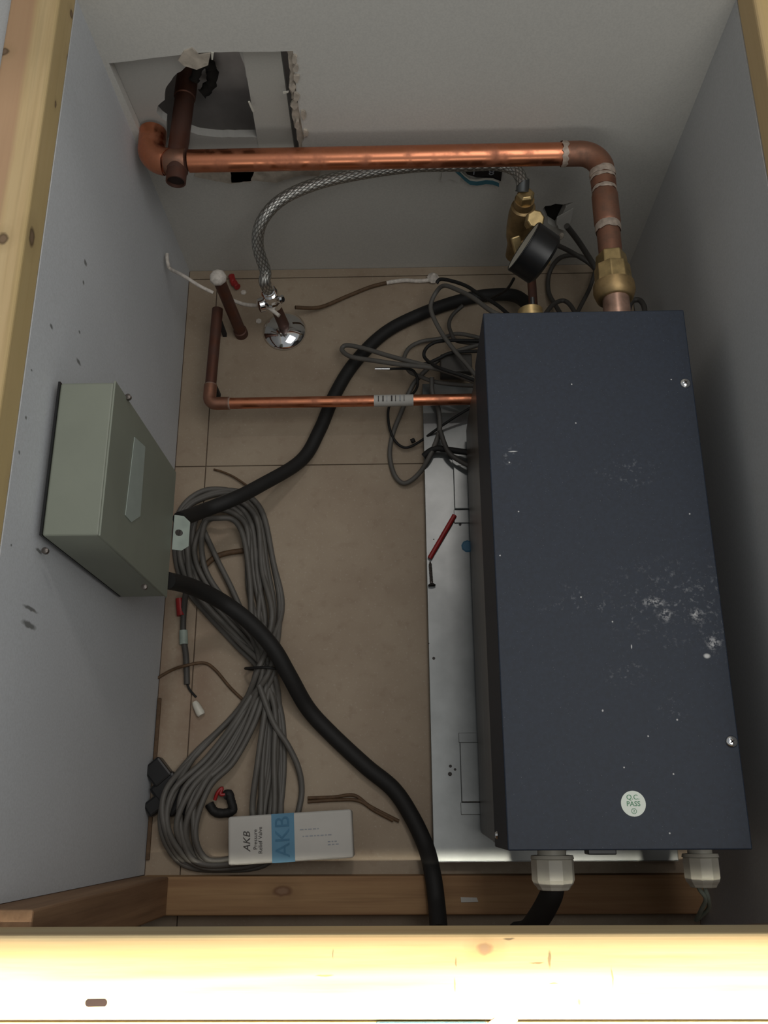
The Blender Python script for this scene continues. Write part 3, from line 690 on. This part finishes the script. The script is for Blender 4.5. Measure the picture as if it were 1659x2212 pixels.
for k in range(7):
    xx = l0 - b_.x + .006 + k * .0062
    q = b_ + d2 * xx
    wdt = (.0012, .002, .0008, .0022, .001, .0016, .0008)[k]
    obj('print', MB().box((q.x, q.y - .0045, SZ + SR - .0012), (q.x + wdt, q.y + .004, SZ + SR + .0006)), m_faint if k % 3 == 2 else m_ink, lab)
# bracket foot carrying the elbow
obj('pipe_clip', MB().box((b_.x - .003, b_.y + .04, 0), (b_.x + .003, b_.y + .046, SZ - SR + .001)), m_dark, sp)
obj('pipe_clip', MB().box((a.x - .003, a.y - .012, 0), (a.x + .003, a.y - .006, SZ - SR + .001)), m_dark, sp)

# stub pipe with white crust, standing on the floor
s0 = at(522, 722, Z=0); s1 = at(467, 590, Z=.165)
sd = (s1 - s0).normalized()
sb = thing('stub_pipe', s0, 'dark brown upright stub pipe with white crusted top near the left wall', 'pipe')
obj('pipe_tube', MB().lathe(s0, sd, [(0, .0105), (.012, .0105), (.013, .0088), ((s1 - s0).length - .012, .0088)], 20), m_cu3, sb, smooth=40)
obj('crust_cap', MB().lathe(s1 - sd * .016, sd, [(0, .0100), (.003, .0125), (.008, .0118), (.011, .0100), (.0135, .006)], 9), m_paint, sb, smooth=50, label='white foamy cap')
for px, py, z in ((511, 690, .015), (517, 700, .01), (508, 700, .012), (488, 640, .09)):
    q = at(px, py, Z=z + .012)
    obj('paint_fleck', MB().lathe(q, (-.2, -.5, .8), [(-.002, .0015), (0, .0042), (.002, .0028)], 8, random.random()), m_paint, sb)

# ------------------------------------------------------------------ shut-off valve with chrome escutcheon
vc = at(615, 716, Z=0)
vz = thing('shutoff_valve', vc, 'chrome shut-off valve rising from a round chrome floor plate', 'valve')
ev = MB().lathe(vc + Vector((0, 0, .0005)), (0, 0, 1), [(0, .0335), (.001, .0340), (.0035, .0325), (.008, .0265), (.0115, .0180), (.0130, .0115), (.0132, .0095)], 44)
obj('escutcheon', ev, m_chrome, vz, smooth=60, label='polished chrome floor flange')
vt = at(592, 655, Z=.085); vt0 = vc + Vector((0, .004, .012))
vd = (vt - vt0).normalized()
obj('riser_pipe', MB().lathe(vt0, vd, [(0, .0088), ((vt - vt0).length - .004, .0080)], 18), m_cu3, vz, smooth=40, label='dark red-brown pipe stub')
obj('valve_body', MB().lathe(vt - vd * .008, vd, [(0, .0095), (.005, .0125), (.018, .0125), (.020, .0105), (.030, .0105), (.031, .0125), (.041, .0120)], 10), m_chrome, vz, smooth=25)
hd = Vector((-.75, -.35, .15)).normalized()
obj('valve_handle', MB().lathe(vt + vd * .006, hd, [(.008, .0045), (.016, .0045), (.016, .0110), (.023, .0100), (.024, .006)], 12), m_chrome, vz, smooth=30)
hd2 = Vector((.6, -.2, .3)).normalized()
obj('valve_stem', MB().lathe(vt + vd * .012, hd2, [(.008, .005), (.017, .005), (.018, .0065), (.020, .004)], 12), m_chrome, vz, smooth=30)

# braided hose
hv = vt + vd * .034
hs = [hv, hv + vd * .03] + P3([(573, 585, .155), (557, 530, .19), (566, 478, .22), (610, 430, .235), (690, 395, .245), (790, 373, .250), (900, 358, .252), (1000, 346, .252), (1075, 350, .252), (1115, 369, .252), (1130, 398, .250)])
for p in hs: p.y = min(p.y, BACKY - .012)
hose = thing('braided_hose', hv, 'long braided steel water hose arching from floor valve to brass valve', 'hose')
obj('braid', MB().tube(spline(hs, 9), .0084, 14), m_braid, hose, smooth=60)
obj('ferrule', MB().lathe(hv - vd * .002, vd, [(0, .0098), (.008, .0098), (.009, .0084), (.026, .0084)], 16), m_chrome, hose, smooth=30)
hend = hs[-1]
obj('ferrule', MB().lathe(hend + Vector((0, .006, .003)), (0, -.45, -.5), [(0, .0085), (.014, .0088), (.015, .0098)], 16), m_steel, hose, smooth=30)

# ------------------------------------------------------------------ brass regulator with gauge
bt = at(1133, 430, Z=.232); 
rg = thing('pressure_regulator', (bt.x, bt.y, .09), 'brass valve assembly behind the blue box under the hose end', 'valve')
obj('hose_nut', MB().lathe(bt + Vector((0, 0, .014)), (0, -.1, -1), [(0, .0095), (.003, .0125), (.015, .0125), (.017, .011)], 6, .4), m_brass, rg, bevel=.0008)
obj('brass_body', MB().lathe(bt + Vector((0, -.001, 0)), (0, -.05, -1), [(0, .0135), (.012, .0135), (.014, .0165), (.03, .0185), (.055, .0185), (.075, .0170), (.09, .0135), (.118, .0135)], 20), m_brass_d, rg, smooth=40)
cdir = (.15, -.35, .9)
cc = at(1157, 473, Z=.245)
obj('hex_cap', MB().lathe(cc - Vector(cdir) * .018, cdir, [(-.008, .0085), (.008, .0085), (.0082, .0125), (.018, .0125), (.0195, .0108)], 8, .2), m_brass, rg, bevel=.0006)
wc = at(1120, 533, Z=.225)
obj('wing_lever', MB().obox(wc - Vector((0, 0, .004)), at(1124, 565, Z=.2) - at(1108, 508, Z=.225), (1, .25, .2), (.2, -.5, .8), .0165, .0062, .003), m_brass, rg, bevel=.002)
obj('lever_boss', MB().lathe(wc + Vector((.008, .006, -.022)), (0, 0, 1), [(0, .008), (.018, .007)], 8), m_brass, rg)
bb = bt + Vector((0, -.006, -.112))
nx = at(1152, 660, Z=.11).x
obj('inlet_nipple', MB().tube([bb + Vector((0, 0, .01)), bb + Vector((.002, 0, -.004)), bb + Vector((.010, 0, -.010)), Vector((nx - .008, bb.y, bb.z - .010)), Vector((nx, bb.y - .008, bb.z - .010)), Vector((nx, gy1 - .0035, bb.z - .010))], .0065, 14), m_cu3, rg, smooth=60)
# gauge
gn = Vector((-.84, .46, .31)).normalized()
gc = at(1156, 549, Z=.262)
ga_ = thing('pressure_gauge', gc - Vector((0, 0, .035)), 'black drum pressure gauge tilted on the brass valve', 'gauge')
obj('case', MB().lathe(gc - gn * .017, gn, [(0, .029), (.004, .0345), (.030, .0345), (.034, .0352), (.0345, .0325)], 40), m_blackp, ga_, smooth=40)
obj('dial', MB().lathe(gc + gn * .0176, gn, [(0, .0322), (.0006, .0322)], 40), m_white, ga_, label='white dial seen edge-on')
obj('bezel', MB().tube([gc + gn * .0178 + (gn.cross(Vector((0, 0, 1))).normalized() * math.cos(t) + gn.cross(gn.cross(Vector((0, 0, 1)))).normalized() * math.sin(t)) * .0333 for t in [i * math.pi / 20 for i in range(40)]], .0012, 8, closed=True), m_blackp, ga_, smooth=60)
obj('gauge_stem', MB().lathe(gc - gn * .017, (bt - gc) * 1.0 + Vector((-.005, 0, -.05)), [(0, .006), (.028, .006)], 10), m_brass_d, ga_, smooth=40)

# ------------------------------------------------------------------ black sachet behind the pipe, paper flap on the wall tear
tg = thing('black_label_sleeve', at(1020, 380, Y=BACKY - .006), 'crumpled black and teal printed packet hanging on the back wall behind the pipe', 'packet')
def bwy(px, py, o=0.0): p = at(px, py, Y=BACKY - .004); return (p.x, p.z)
fr = lambda u, v, d: Vector((u, BACKY - .0035 + d, v))
obj('black_face', MB().plate([bwy(975, 330), bwy(1090, 330), bwy(1082, 392), bwy(1060, 385), bwy(1030, 384), bwy(1010, 378), bwy(995, 360)], [], fr, .003), m_blackp, tg)
def strip(pts, wv, off, mat, nm):
    mb = MB(); v = []; 
    for px, py in pts:
        for dy in (0, wv):
            p = at(px, py + dy, Y=BACKY - off); v.append(p)
    n = len(pts); v2 = v + [q + Vector((0, .0015, 0)) for q in v]
    f = [(2 * i, 2 * i + 1, 2 * i + 3, 2 * i + 2) for i in range(n - 1)] + [(2 * n + 2 * i, 2 * n + 2 * i + 2, 2 * n + 2 * i + 3, 2 * n + 2 * i + 1) for i in range(n - 1)]
    f += [(2 * i, 2 * i + 2, 2 * n + 2 * i + 2, 2 * n + 2 * i) for i in range(n - 1)] + [(2 * i + 1, 2 * n + 2 * i + 1, 2 * n + 2 * i + 3, 2 * i + 3) for i in range(n - 1)]
    mb.add(v2, f); obj(nm, mb, mat, tg)
curve = [(974, 356), (984, 360), (994, 369), (1004, 379), (1015, 387), (1030, 389), (1050, 386), (1065, 387), (1078, 392)]
strip(curve, 6, .0065, m_white, 'white_edge')
strip([(956, 360), (964, 357), (974, 359)] + [(a, b2 + 5) for a, b2 in curve[1:]], 7, .0080, m_teal, 'teal_edge')
obj('pale_crumple', MB().plate(jag([bwy(955, 370), bwy(966, 366), bwy(982, 368), bwy(996, 380), bwy(990, 391), bwy(972, 384), bwy(960, 392), bwy(952, 388)], .001, .005), [], lambda u, v, d: Vector((u, BACKY - .006 + d, v)), .004), m_card, tg)
tm = Matrix.Rotation(math.radians(-90), 4, 'X') @ Matrix.Rotation(math.radians(0), 4, 'Y')
TT = Matrix(((-1, 0, 0, 0), (0, 0, 1, 0), (0, -1, 0, 0), (0, 0, 0, 1)))
TT = Matrix(((-1, 0, 0, 0), (0, 0, -1, 0), (0, -1, 0, 0), (0, 0, 0, 1)))
for ch, px, py, s in (('8', 1062, 371, .017), ('b', 1041, 364, .014), ('l', 1024, 371, .016), ('1', 1013, 360, .010)):
    text(ch, at(px, py, Y=BACKY - .0042), s, m_faint, tg, tilt=TT)
flp = thing('paper_flap', at(1220, 500, Y=BACKY - .01), 'torn white paper flap hanging by the dark tear in the back wall', 'scrap')
fa = [at(1203, 470, Y=BACKY - .003), at(1239, 450, Y=BACKY - .003), at(1234, 476, Y=BACKY - .005), at(1224, 500, Y=BACKY - .008), at(1207, 494, Y=BACKY - .007), at(1202, 482, Y=BACKY - .005)]
nf = Vector((0, .0012, 0))
obj('paper', MB().add(fa + [q + nf for q in fa], [(0, 1, 2, 3, 4, 5), (11, 10, 9, 8, 7, 6)] + [(i, (i + 1) % 6, 6 + (i + 1) % 6, 6 + i) for i in range(6)]), m_card, flp)
obj('plaster_crumb', MB().lathe(at(1212, 510, Y=BACKY - .02), (.3, .2, 1), [(-.006, .002), (-.002, .0045), (.003, .004), (.005, .002)], 7), m_plaster, flp)

# ------------------------------------------------------------------ black conduits
def cable(name, pts, r, mat, label, cat='cable', k=8, n=10, group=None):
    o = obj(name, MB().tube(spline(P3(pts), k), r, n), mat, smooth=60)
    return tag(o, label, cat, group)
cable('black_cable', [(388, 1122, .155), (440, 1103, .10), (500, 1080, .085), (560, 1050, .06), (650, 995, .018), (690, 930, .0105), (722, 855, .0105), (765, 785, .0105), (830, 720, .0105), (905, 680, .0105), (990, 650, .0105), (1060, 637, .014), (1115, 640, .03), (1150, 668, .06)], .0100, m_black,
      'thick black cable running from the grey box up towards the brass valve', n=14)
cable('black_cable', [(362, 1254, .19), (415, 1268, .13), (480, 1300, .085), (540, 1345, .072), (590, 1400, .066), (625, 1460, .05), (665, 1530, .022), (715, 1585, .0115), (790, 1655, .0115), (850, 1705, .0115), (890, 1765, .013), (920, 1830, .022), (935, 1890, .048), (943, 1950, .058), (948, 2010, .085)], .0108, m_black,
      'thick black cable crossing the grey coil and running over the front sill', n=14)
g1 = ga + Vector((0, -.038, 0))
o = obj('black_cable', MB().tube(spline([g1 + Vector((0, .012, 0)), g1 + Vector((-.001, -.004, -.002)), g1 + Vector((-.006, -.018, -.012)), g1 + Vector((-.014, -.034, -.028)), g1 + Vector((-.022, -.048, -.052)), g1 + Vector((-.030, -.054, -.085))], 8), .0120, 14), m_black, smooth=60)
tag(o, 'thick black cable leaving the left white gland under the beam', 'cable')
g2 = gb + Vector((0, -.036, 0))
for dx in (-.0035, .0035):
    o = obj('thin_wire', MB().tube(spline([g2 + Vector((dx, .012, 0)), g2 + Vector((dx, -.006, -.006)), g2 + Vector((.006 + dx * .4, -.018, -.012)), g2 + Vector((.008 + dx, -.030, -.03)), g2 + Vector((.006, -.044, -.06))], 6), 0.0024, 8), m_tab, smooth=60)
    tag(o, 'thin grey wire hanging from the right white gland, ' + ('left' if dx < 0 else 'right') + ' one of the pair', 'wire', 'thin wires hanging from the right gland')

# ------------------------------------------------------------------ loose grey cables by the box
G = 'grey_cable'
def gc_(pts, r, mat, label): cable('grey_cable' if mat is not m_black else 'black_wire', pts, r, mat, label, 'cable' if mat is not m_black else 'wire', 8, 9)
gc_([(1105, 690, .17), (1063, 673, .16), (1023, 644, .13), (990, 627, .10), (960, 617, .075), (943, 630, .06), (931, 656, .055), (934, 680, .055), (955, 721, .06), (984, 760, .065), (1011, 791, .07), (1045, 835, .075)], .0034, m_grey, 'grey cable looping from the rear of the blue box down past its corner')
gc_([(1050, 833, .06), (1000, 832, .055), (941, 825, .045), (905, 812, .035), (883, 801, .03), (873, 777, .02), (883, 753, .015), (910, 738, .012), (953, 731, .012), (989, 721, .02), (1045, 732, .03)], .0032, m_grey, 'grey cable making a round loop left of the blue box corner')
gc_([(1050, 835, .095), (977, 806, .085), (929, 794, .075), (869, 788, .065), (808, 779, .055), (760, 771, .04), (739, 757, .03), (748, 746, .03), (784, 752, .04), (845, 770, .055), (917, 789, .07), (977, 806, .08), (1050, 826, .09)], .0036, m_grey, 'flattened grey cable loop pointing left over the black cable')
gc_([(933, 815, .05), (934, 849, .042), (945, 875, .040), (950, 905, .036), (948, 936, .034), (929, 984, .034), (905, 1023, .016), (874, 1044, .008), (852, 1025, .006), (842, 982, .005), (849, 936, .006), (869, 885, .010), (883, 849, .012), (905, 815, .02), (960, 770, .03), (1050, 740, .05)], .0036, m_grey, 'long grey cable loop hanging down onto the edge of the steel plate')
gc_([(951, 930, .046), (960, 958, .044), (972, 980, .042), (1000, 1000, .044), (1045, 1018, .05)], .0036, m_greyd, 'short grey cable end crossing the steel plate to the box')
gc_([(943, 612, .055), (955, 603, .06), (1001, 615, .08), (1037, 637, .10), (1075, 660, .13), (1110, 690, .15)], .0028, m_black, 'black wire arching behind the grey cables at the rear box corner')
gc_([(1050, 743, .05), (989, 737, .04), (975, 720, .035), (970, 700, .03), (978, 680, .03), (1000, 660, .035)], .0030, m_greyd, 'dark grey cable curling up from the box corner to the black cable')
gc_([(1050, 758, .06), (977, 762, .058), (948, 774, .056), (925, 784, .054), (895, 790, .05)], .0026, m_black, 'thin black wire lying over the grey loops')
gc_([(1045, 736, .055), (960, 736, .05), (929, 745, .045), (916, 762, .045), (922, 778, .05), (950, 795, .095), (1000, 812, .10), (1045, 830, .105)], .0026, m_black, 'thin black wire making a small loop among the grey cables')
pw = thing('sensor_probe', at(845, 797, Z=.05), 'black sensor lead with a bright metal tip, looping under the thin copper pipe', 'sensor')
obj('probe_tip', MB().tube(P3([(810, 797, .05), (842, 797, .05)]), .0028, 10), m_chrome, pw, smooth=60, label='bright metal tip')
obj('lead', MB().tube(spline(P3([(838, 797, .05), (883, 797, .05), (898, 808, .045), (902, 832, .035), (888, 853, .022), (850, 868, .014), (839, 885, .012), (841, 922, .010), (854, 953, .008), (876, 967, .008), (905, 955, .012), (941, 929, .03), (989, 897, .045), (1040, 868, .06)]), 8), .0020, 8), m_black, pw, smooth=60)
obj('tape_knot', MB().lathe(at(892, 952, Z=.014), (.3, .6, .5), [(-.004, .001), (0, .005), (.004, .001)], 6), m_black, pw)
gc_([(915, 986, .03), (928, 975, .034), (945, 969, .036), (977, 973, .036), (1030, 980, .05)], .0046, m_black, 'short thick black wire end lying on the rear of the steel plate')
# behind the gauge and riser
gc_([(1224, 488, .20), (1250, 522, .16), (1278, 565, .12), (1300, 600, .11), (1330, 640, .13)], .0042, m_greyd, 'dark grey cable dropping from the torn hole behind the copper riser')
gc_([(1205, 530, .12), (1240, 548, .10), (1280, 575, .09), (1305, 615, .10), (1320, 660, .13)], .0036, m_greyd, 'dark grey cable slanting under the copper riser')
gc_([(1290, 575, .06), (1250, 553, .05), (1210, 557, .03), (1187, 590, .01), (1185, 630, .008), (1200, 660, .02), (1225, 700, .04)], .0036, m_greyd, 'dark grey cable arc on the floor between gauge and riser')
gc_([(1170, 690, .10), (1195, 658, .08), (1220, 650, .075), (1240, 672, .09), (1245, 700, .1)], .0034, m_greyd, 'small dark cable hump beside the short brass outlet')
gc_([(1290, 570, .03), (1275, 620, .03), (1255, 660, .05), (1235, 700, .07)], .0032, m_greyd, 'dark cable running down beside the brass union')
gc_([(1355, 690, .14), (1362, 655, .13), (1380, 648, .13), (1392, 665, .14), (1390, 700, .15)], .0038, m_greyd, 'dark cable hump right of the brass union')
gc_([(1110, 602, .20), (1095, 625, .15), (1070, 640, .09), (1050, 650, .06)], .0020, m_black, 'thin black capillary wire leaving the bottom of the gauge')

# wires near the valve
cable('grey_wire', [(638, 664, .03), (690, 664, .012), (750, 640, .005), (800, 620, .004), (835, 611, .004)], .0030, m_rust, 'dull brown-grey wire on the floor right of the chrome plate', 'wire')
ww = thing('white_wire', at(885, 606, Z=0), 'white paint covered wire end with a crusty knot near the back wall', 'wire')
obj('wire', MB().tube(spline(P3([(835, 611, .004), (870, 606, .004), (905, 607, .004), (932, 605, .005)]), 6), .0033, 8), m_paint, ww, smooth=60)
obj('crust', MB().lathe(at(935, 603, Z=.002), (.1, 0, 1), [(0, .009), (.004, .010), (.010, .005), (.014, .002)], 9), m_paint, ww)
tag(obj('bent_wire', MB().tube(spline([at(361, 549, X=LX + .004), at(361, 558, X=LX + .005), at(363, 570, X=LX + .007), at(368, 581, X=LX + .009), at(395, 595, Z=.155), at(430, 617, Z=.15), at(460, 632, Z=.14)], 6), .0026, 8), m_paint, smooth=60), 'bent pale wire sticking out by the left back corner', 'wire')
cable('white_wire', [(500, 648, .06), (525, 657, .065), (550, 660, .075), (575, 662, .085), (603, 682, .085)], .0030, m_paint, 'pale painted wire between the stub pipe and the chrome valve', 'wire')
tag(obj('red_clip', MB().tube(spline(P3([(500, 595, .006), (505, 610, .006), (514, 620, .008)]), 4), .0052, 7, wob=.15), m_red), 'small red plastic bit on the floor behind the stub pipe', 'scrap')
for px, py, s, lb in ((526, 632, .005, 'white plaster chip on the floor right below the red plastic bit'), (559, 694, .005, 'white plaster chip touching the left rim of the chrome floor plate'), (478, 603, .004, 'white plaster chip by the floor edge behind the crusted stub pipe')):
    tag(obj('plaster_chip', MB().lathe(at(px, py, Z=0), (0, .1, 1), [(0, s), (.0015, s * .9), (.002, s * .4)], 6, random.random()), m_paint), lb, 'scrap', 'plaster chips near the chrome plate')

# ------------------------------------------------------------------ the big grey coil
ctrl = [  # outer, inner
    ((505, 1385), (548, 1375)), ((405, 1290), (462, 1262)), ((370, 1200), (438, 1190)), ((388, 1108), (446, 1132)), ((440, 1062), (474, 1117)), ((510, 1056), (508, 1122)),
    ((566, 1100), (528, 1165)), ((592, 1210), (537, 1262)), ((606, 1320), (548, 1360)), ('tie',), ((512, 1530), (558, 1540)), ((420, 1632), (515, 1640)), ((360, 1712), (452, 1700)),
    ((350, 1790), (424, 1792)), ((390, 1862), (446, 1856)), ((470, 1882), (505, 1852)), ((580, 1862), (560, 1822)), ((606, 1765), (545, 1752)), ((612, 1640), (556, 1640)), ((606, 1530), (572, 1522)), ('tie',)]
coil = thing('cable_coil', at(570, 1443, Z=0), 'figure-eight coil of grey cable lying on the tiled floor', 'cable')
pts = []
turns = 10; rt = random.Random(5)
order = [0, .7, .3, 1, .15, .55, .85, .4, .05, .62]
for t in range(turns):
    tk = order[t]
    for ci, c in enumerate(ctrl):
        if len(c) == 1:
            q = (540 + 62 * ((tk * 7.3 + ci * .37) % 1), 1443 + rt.uniform(-6, 6)); z = .0055 + rt.uniform(0, .034)
        else:
            tt = min(1, max(0, tk + rt.uniform(-.14, .14)))
            q = (c[0][0] * (1 - tt) + c[1][0] * tt + rt.uniform(-3, 3), c[0][1] * (1 - tt) + c[1][1] * tt + rt.uniform(-3, 3)); z = .0055 + .0085 * (t % 4) * rt.uniform(.5, 1)
            if q[1] > 1725: z = min(z, .0055 + .004 * (t % 4))
        if 1655 < q[1] < 1800 and q[0] < 450: z = max(z, .0265 + .003 * (t % 3))
        p = at(q[0], q[1], Z=z); p.x = max(p.x, LX + .006); p.y = max(p.y, -.060)
        pts.append(p)
CR = .0040
cabl = obj('cable', MB().tube(spline(pts, 7), CR, 9), m_grey, coil, smooth=60)
obj('loose_strand', MB().tube(spline(P3([(560, 1480, .03), (590, 1560, .028), (622, 1610, .02), (645, 1660, .012), (652, 1710, .006), (642, 1765, .006)]), 8), CR, 9), m_grey, coil, smooth=60)
obj('loose_strand', MB().tube(spline(P3([(440, 1145, .012), (470, 1210, .012), (500, 1270, .012), (530, 1340, .014), (560, 1420, .02)]), 8), CR, 9), m_grey, coil, smooth=60)
obj('loose_strand', MB().tube(spline(P3([(432, 1235, .006), (460, 1207, .006), (490, 1195, .006), (540, 1188, .006)]), 8), CR, 9), m_rust, coil, smooth=60)
tie = [at(px, py, Z=z) for px, py, z in ((530, 1444, .018), (545, 1443, .040), (575, 1442, .051), (605, 1446, .040), (612, 1449, .016), (590, 1449, .001), (550, 1446, .001))]
obj('cable_tie', MB().tube(spline(tie, 6, closed=True), .0019, 8, closed=True), m_black, coil, smooth=60, label='thin black cable tie')

# grey cable end with red tape at left
ce = thing('cable_end', at(400, 1400, Z=0), 'grey cable end with a red sleeve below the junction box', 'cable')
obj('cable', MB().tube(spline(P3([(402, 1275, .03), (397, 1320, .01), (396, 1370, .005), (402, 1420, .005), (404, 1478, .005)]), 7), .0043, 10), m_greyd, ce, smooth=60)
obj('red_sleeve', MB().tube(P3([(388, 1293, .010), (391, 1330, .009)]), .0060, 10), m_red, ce, smooth=60)
obj('grey_sleeve', MB().tube(P3([(396, 1362, .0065), (397, 1392, .0065)]), .0060, 10), m_tab, ce, smooth=60)
obj('bare_wire', MB().tube(spline(P3([(404, 1476, .005), (410, 1490, .004), (424, 1506, .002)]), 4), .0016, 7), m_black, ce)
cable('rusty_wire', [(340, 1465, .004), (370, 1448, .004), (400, 1438, .0115), (440, 1432, .004), (465, 1447, .003), (500, 1488, .003), (545, 1530, .003)], .0021, m_rust, 'thin rusty brown wire bent across the floor left of the coil', 'wire')
cable('rusty_wire', [(665, 1724, .003), (720, 1722, .003), (765, 1718, .004), (800, 1742, .003), (862, 1774, .003)], .0022, m_rust, 'rusty twisted wire lying behind the white carton, upper strand', 'wire')
cable('rusty_wire', [(665, 1732, .003), (730, 1728, .003), (775, 1730, .004), (810, 1752, .003), (850, 1773, .003)], .0022, m_rust, 'rusty twisted wire lying behind the white carton, lower strand', 'wire')
cable('twig', [(462, 1014, .003), (480, 1019, .004), (505, 1030, .005), (535, 1050, .006)], .0016, m_rust, 'short dark twig of wire above the coil', 'wire')
nt_ = tag(obj('wire_nut', MB().lathe(at(420, 1516, Z=.006), at(437, 1548, Z=.006) - at(420, 1516, Z=.006), [(0, .0035), (.004, .005), (.018, .0062), (.021, .005)], 10), m_white, smooth=40), 'white wire nut lying on the floor left of the coil', 'connector')
# dark clump of fittings in the lower left
cl = thing('black_connector', at(365, 1710, Z=0), 'black plastic connector clump half under the coil by the left wall', 'connector')
c1 = at(343, 1668, Z=.0115); c2 = at(372, 1715, Z=.0105)
obj('housing', MB().obox(c1, (.75, .65, 0), (-.65, .75, 0), (0, 0, 1), .0135, .0155, .011), m_blackp, cl, bevel=.003)
obj('housing', MB().obox(c2, (.65, -.75, 0), (.75, .65, 0), (0, 0, 1), .024, .019, .0100), m_blackp, cl, bevel=.004)
obj('flange', MB().obox(at(342, 1735, Z=.012), (.8, .6, 0), (-.6, .8, 0), (0, 0, 1), .017, .010, .008), m_blackp, cl, bevel=.003)
obj('tab', MB().obox(at(400, 1750, Z=.008), (.75, -.65, 0), (.65, .75, 0), (0, 0, 1), .014, .006, .005), m_blackp, cl, bevel=.002)
kn = thing('black_strap', at(480, 1740, Z=0), 'curled black strap with a red wire beside the white carton', 'strap')
obj('strap_band', MB().tube(spline(P3([(452, 1736, .006), (462, 1752, .006), (482, 1757, .006), (503, 1750, .007), (499, 1730, .009), (494, 1714, .010), (484, 1720, .009)]), 6), .0058, 8, wob=.1), m_black, kn, smooth=60)
obj('red_wire', MB().tube(spline(P3([(464, 1728, .012), (470, 1712, .014), (480, 1702, .013), (476, 1716, .014), (486, 1716, .013)]), 5), .0024, 7), m_red, kn, smooth=60, label='pinkish red wire')
# rusty strips along the left wall foot
for (pa, pb, lb) in (((343, 1508), (330, 1642), 'rusty metal strip on the floor against the left wall, behind the connector'), ((331, 1762), (324, 1858), 'rusty metal strip on the floor in the front left corner')):
    a_ = at(*pa, Z=.002); b2 = at(*pb, Z=.002); xx = max(a_.x, LX + .005)
    tag(obj('metal_strip', MB().box((LX + .001, b2.y, 0), (LX + .006, a_.y, .004)), m_rust, bevel=.001), lb, 'strip')

# ------------------------------------------------------------------ red tube and screw on the plate
tag(obj('red_tube', MB().tube(P3([(982, 1113, .027), (928, 1206, .0258)]), .0034, 12), m_red, smooth=50), 'dark red plastic tube lying on the steel plate', 'tube')
sc = thing('loose_screw', at(933, 1240, Z=.0225), 'dark screw lying on the steel plate below the red tube', 'screw')
sa = at(929, 1212, Z=.026); sbb = at(933, 1266, Z=.026); dd = (sbb - sa).normalized(); LL = (sbb - sa).length
prof = [(0, .0006)]; tt = .004
while tt < LL - .006: prof += [(tt, .0018), (tt + .0008, .0026), (tt + .0016, .0018)]; tt += .0022
obj('shank', MB().lathe(sa, dd, prof + [(LL - .003, .0022)], 12), m_steel_side, sc, smooth=30)
obj('head', MB().lathe(sbb - dd * .004, dd, [(0, .0022), (.002, .0052), (.0035, .0052)], 14), m_dark, sc, smooth=30)

# ------------------------------------------------------------------ white carton
CT = .052
cq = [at(495, 1765, Z=CT), at(762, 1748, Z=CT), at(752, 1850, Z=CT), at(498, 1873, Z=CT)]
ux = (cq[1] - cq[0]).normalized(); uy = Vector((-ux.y, ux.x, 0))
W = (cq[1] - cq[0]).length; Dp = (cq[0] - cq[3]).length * .98; cctr = (cq[0] + cq[1] + cq[2] + cq[3]) / 4
cctr.y = max(cctr.y, -.0655 + Dp / 2 + .007)
ct = thing('carton', (cctr.x, cctr.y, .0225), 'white cardboard carton with a blue band lying on the coil', 'box')
cz = .0225
body = obj('carton_body', MB().obox((cctr.x, cctr.y, (cz + CT) / 2), ux, uy, (0, 0, 1), W / 2, Dp / 2, (CT - cz) / 2), m_card, ct, bevel=.0035, seg=3)
def on(u, v, z=0): return Vector((cctr.x, cctr.y, CT + z)) + ux * (u - .5) * W + uy * (.5 - v) * Dp
rot = math.atan2(ux.y, ux.x)
b0, b1 = .352, .535
obj('blue_band', MB().hexa([on(b0, 1, -.001), on(b1, 1, -.001), on(b1, 0, -.001), on(b0, 0, -.001), on(b0, 1, .0003), on(b1, 1, .0003), on(b1, 0, .0003), on(b0, 0, .0003)]), m_band, body, label='blue printed band')
obj('blue_band', MB().hexa([on(b0, 1.002, -.026), on(b1, 1.002, -.026), on(b1, .999, -.026), on(b0, .999, -.026), on(b0, 1.002, .0), on(b1, 1.002, .0), on(b1, .999, .0), on(b0, .999, .0)]), m_band, body)
text('AKB', on(.155, .52, .0004), .0125, m_ink, body, rot + math.pi / 2, shear=.28)
text('Pressure', on(.222, .50, .0004), .0068, m_ink, body, rot + math.pi / 2)
text('Relief Valve', on(.262, .52, .0004), .0068, m_ink, body, rot + math.pi / 2)
text('AKB', on(.445, .48, .0006), .026, m_bandink, body, rot + math.pi / 2)
for vv, us, ue in ((.36, .58, .74), (.50, .60, .84), (.64, .80, .88), (.70, .80, .88)):
    u = us
    while u < ue:
        l = random.uniform(.012, .03); obj('faint_print', MB().hexa([on(u, vv + .012, .0001), on(u + l, vv + .012, .0001), on(u + l, vv - .012, .0001), on(u, vv - .012, .0001), on(u, vv + .012, .0004), on(u + l, vv + .012, .0004), on(u + l, vv - .012, .0004), on(u, vv - .012, .0004)]), m_faint, body)
        u += l + .01
# coil clearance lift handled by carton base height
for o in bpy.data.objects:
    if '_w' in o: del o['_w']
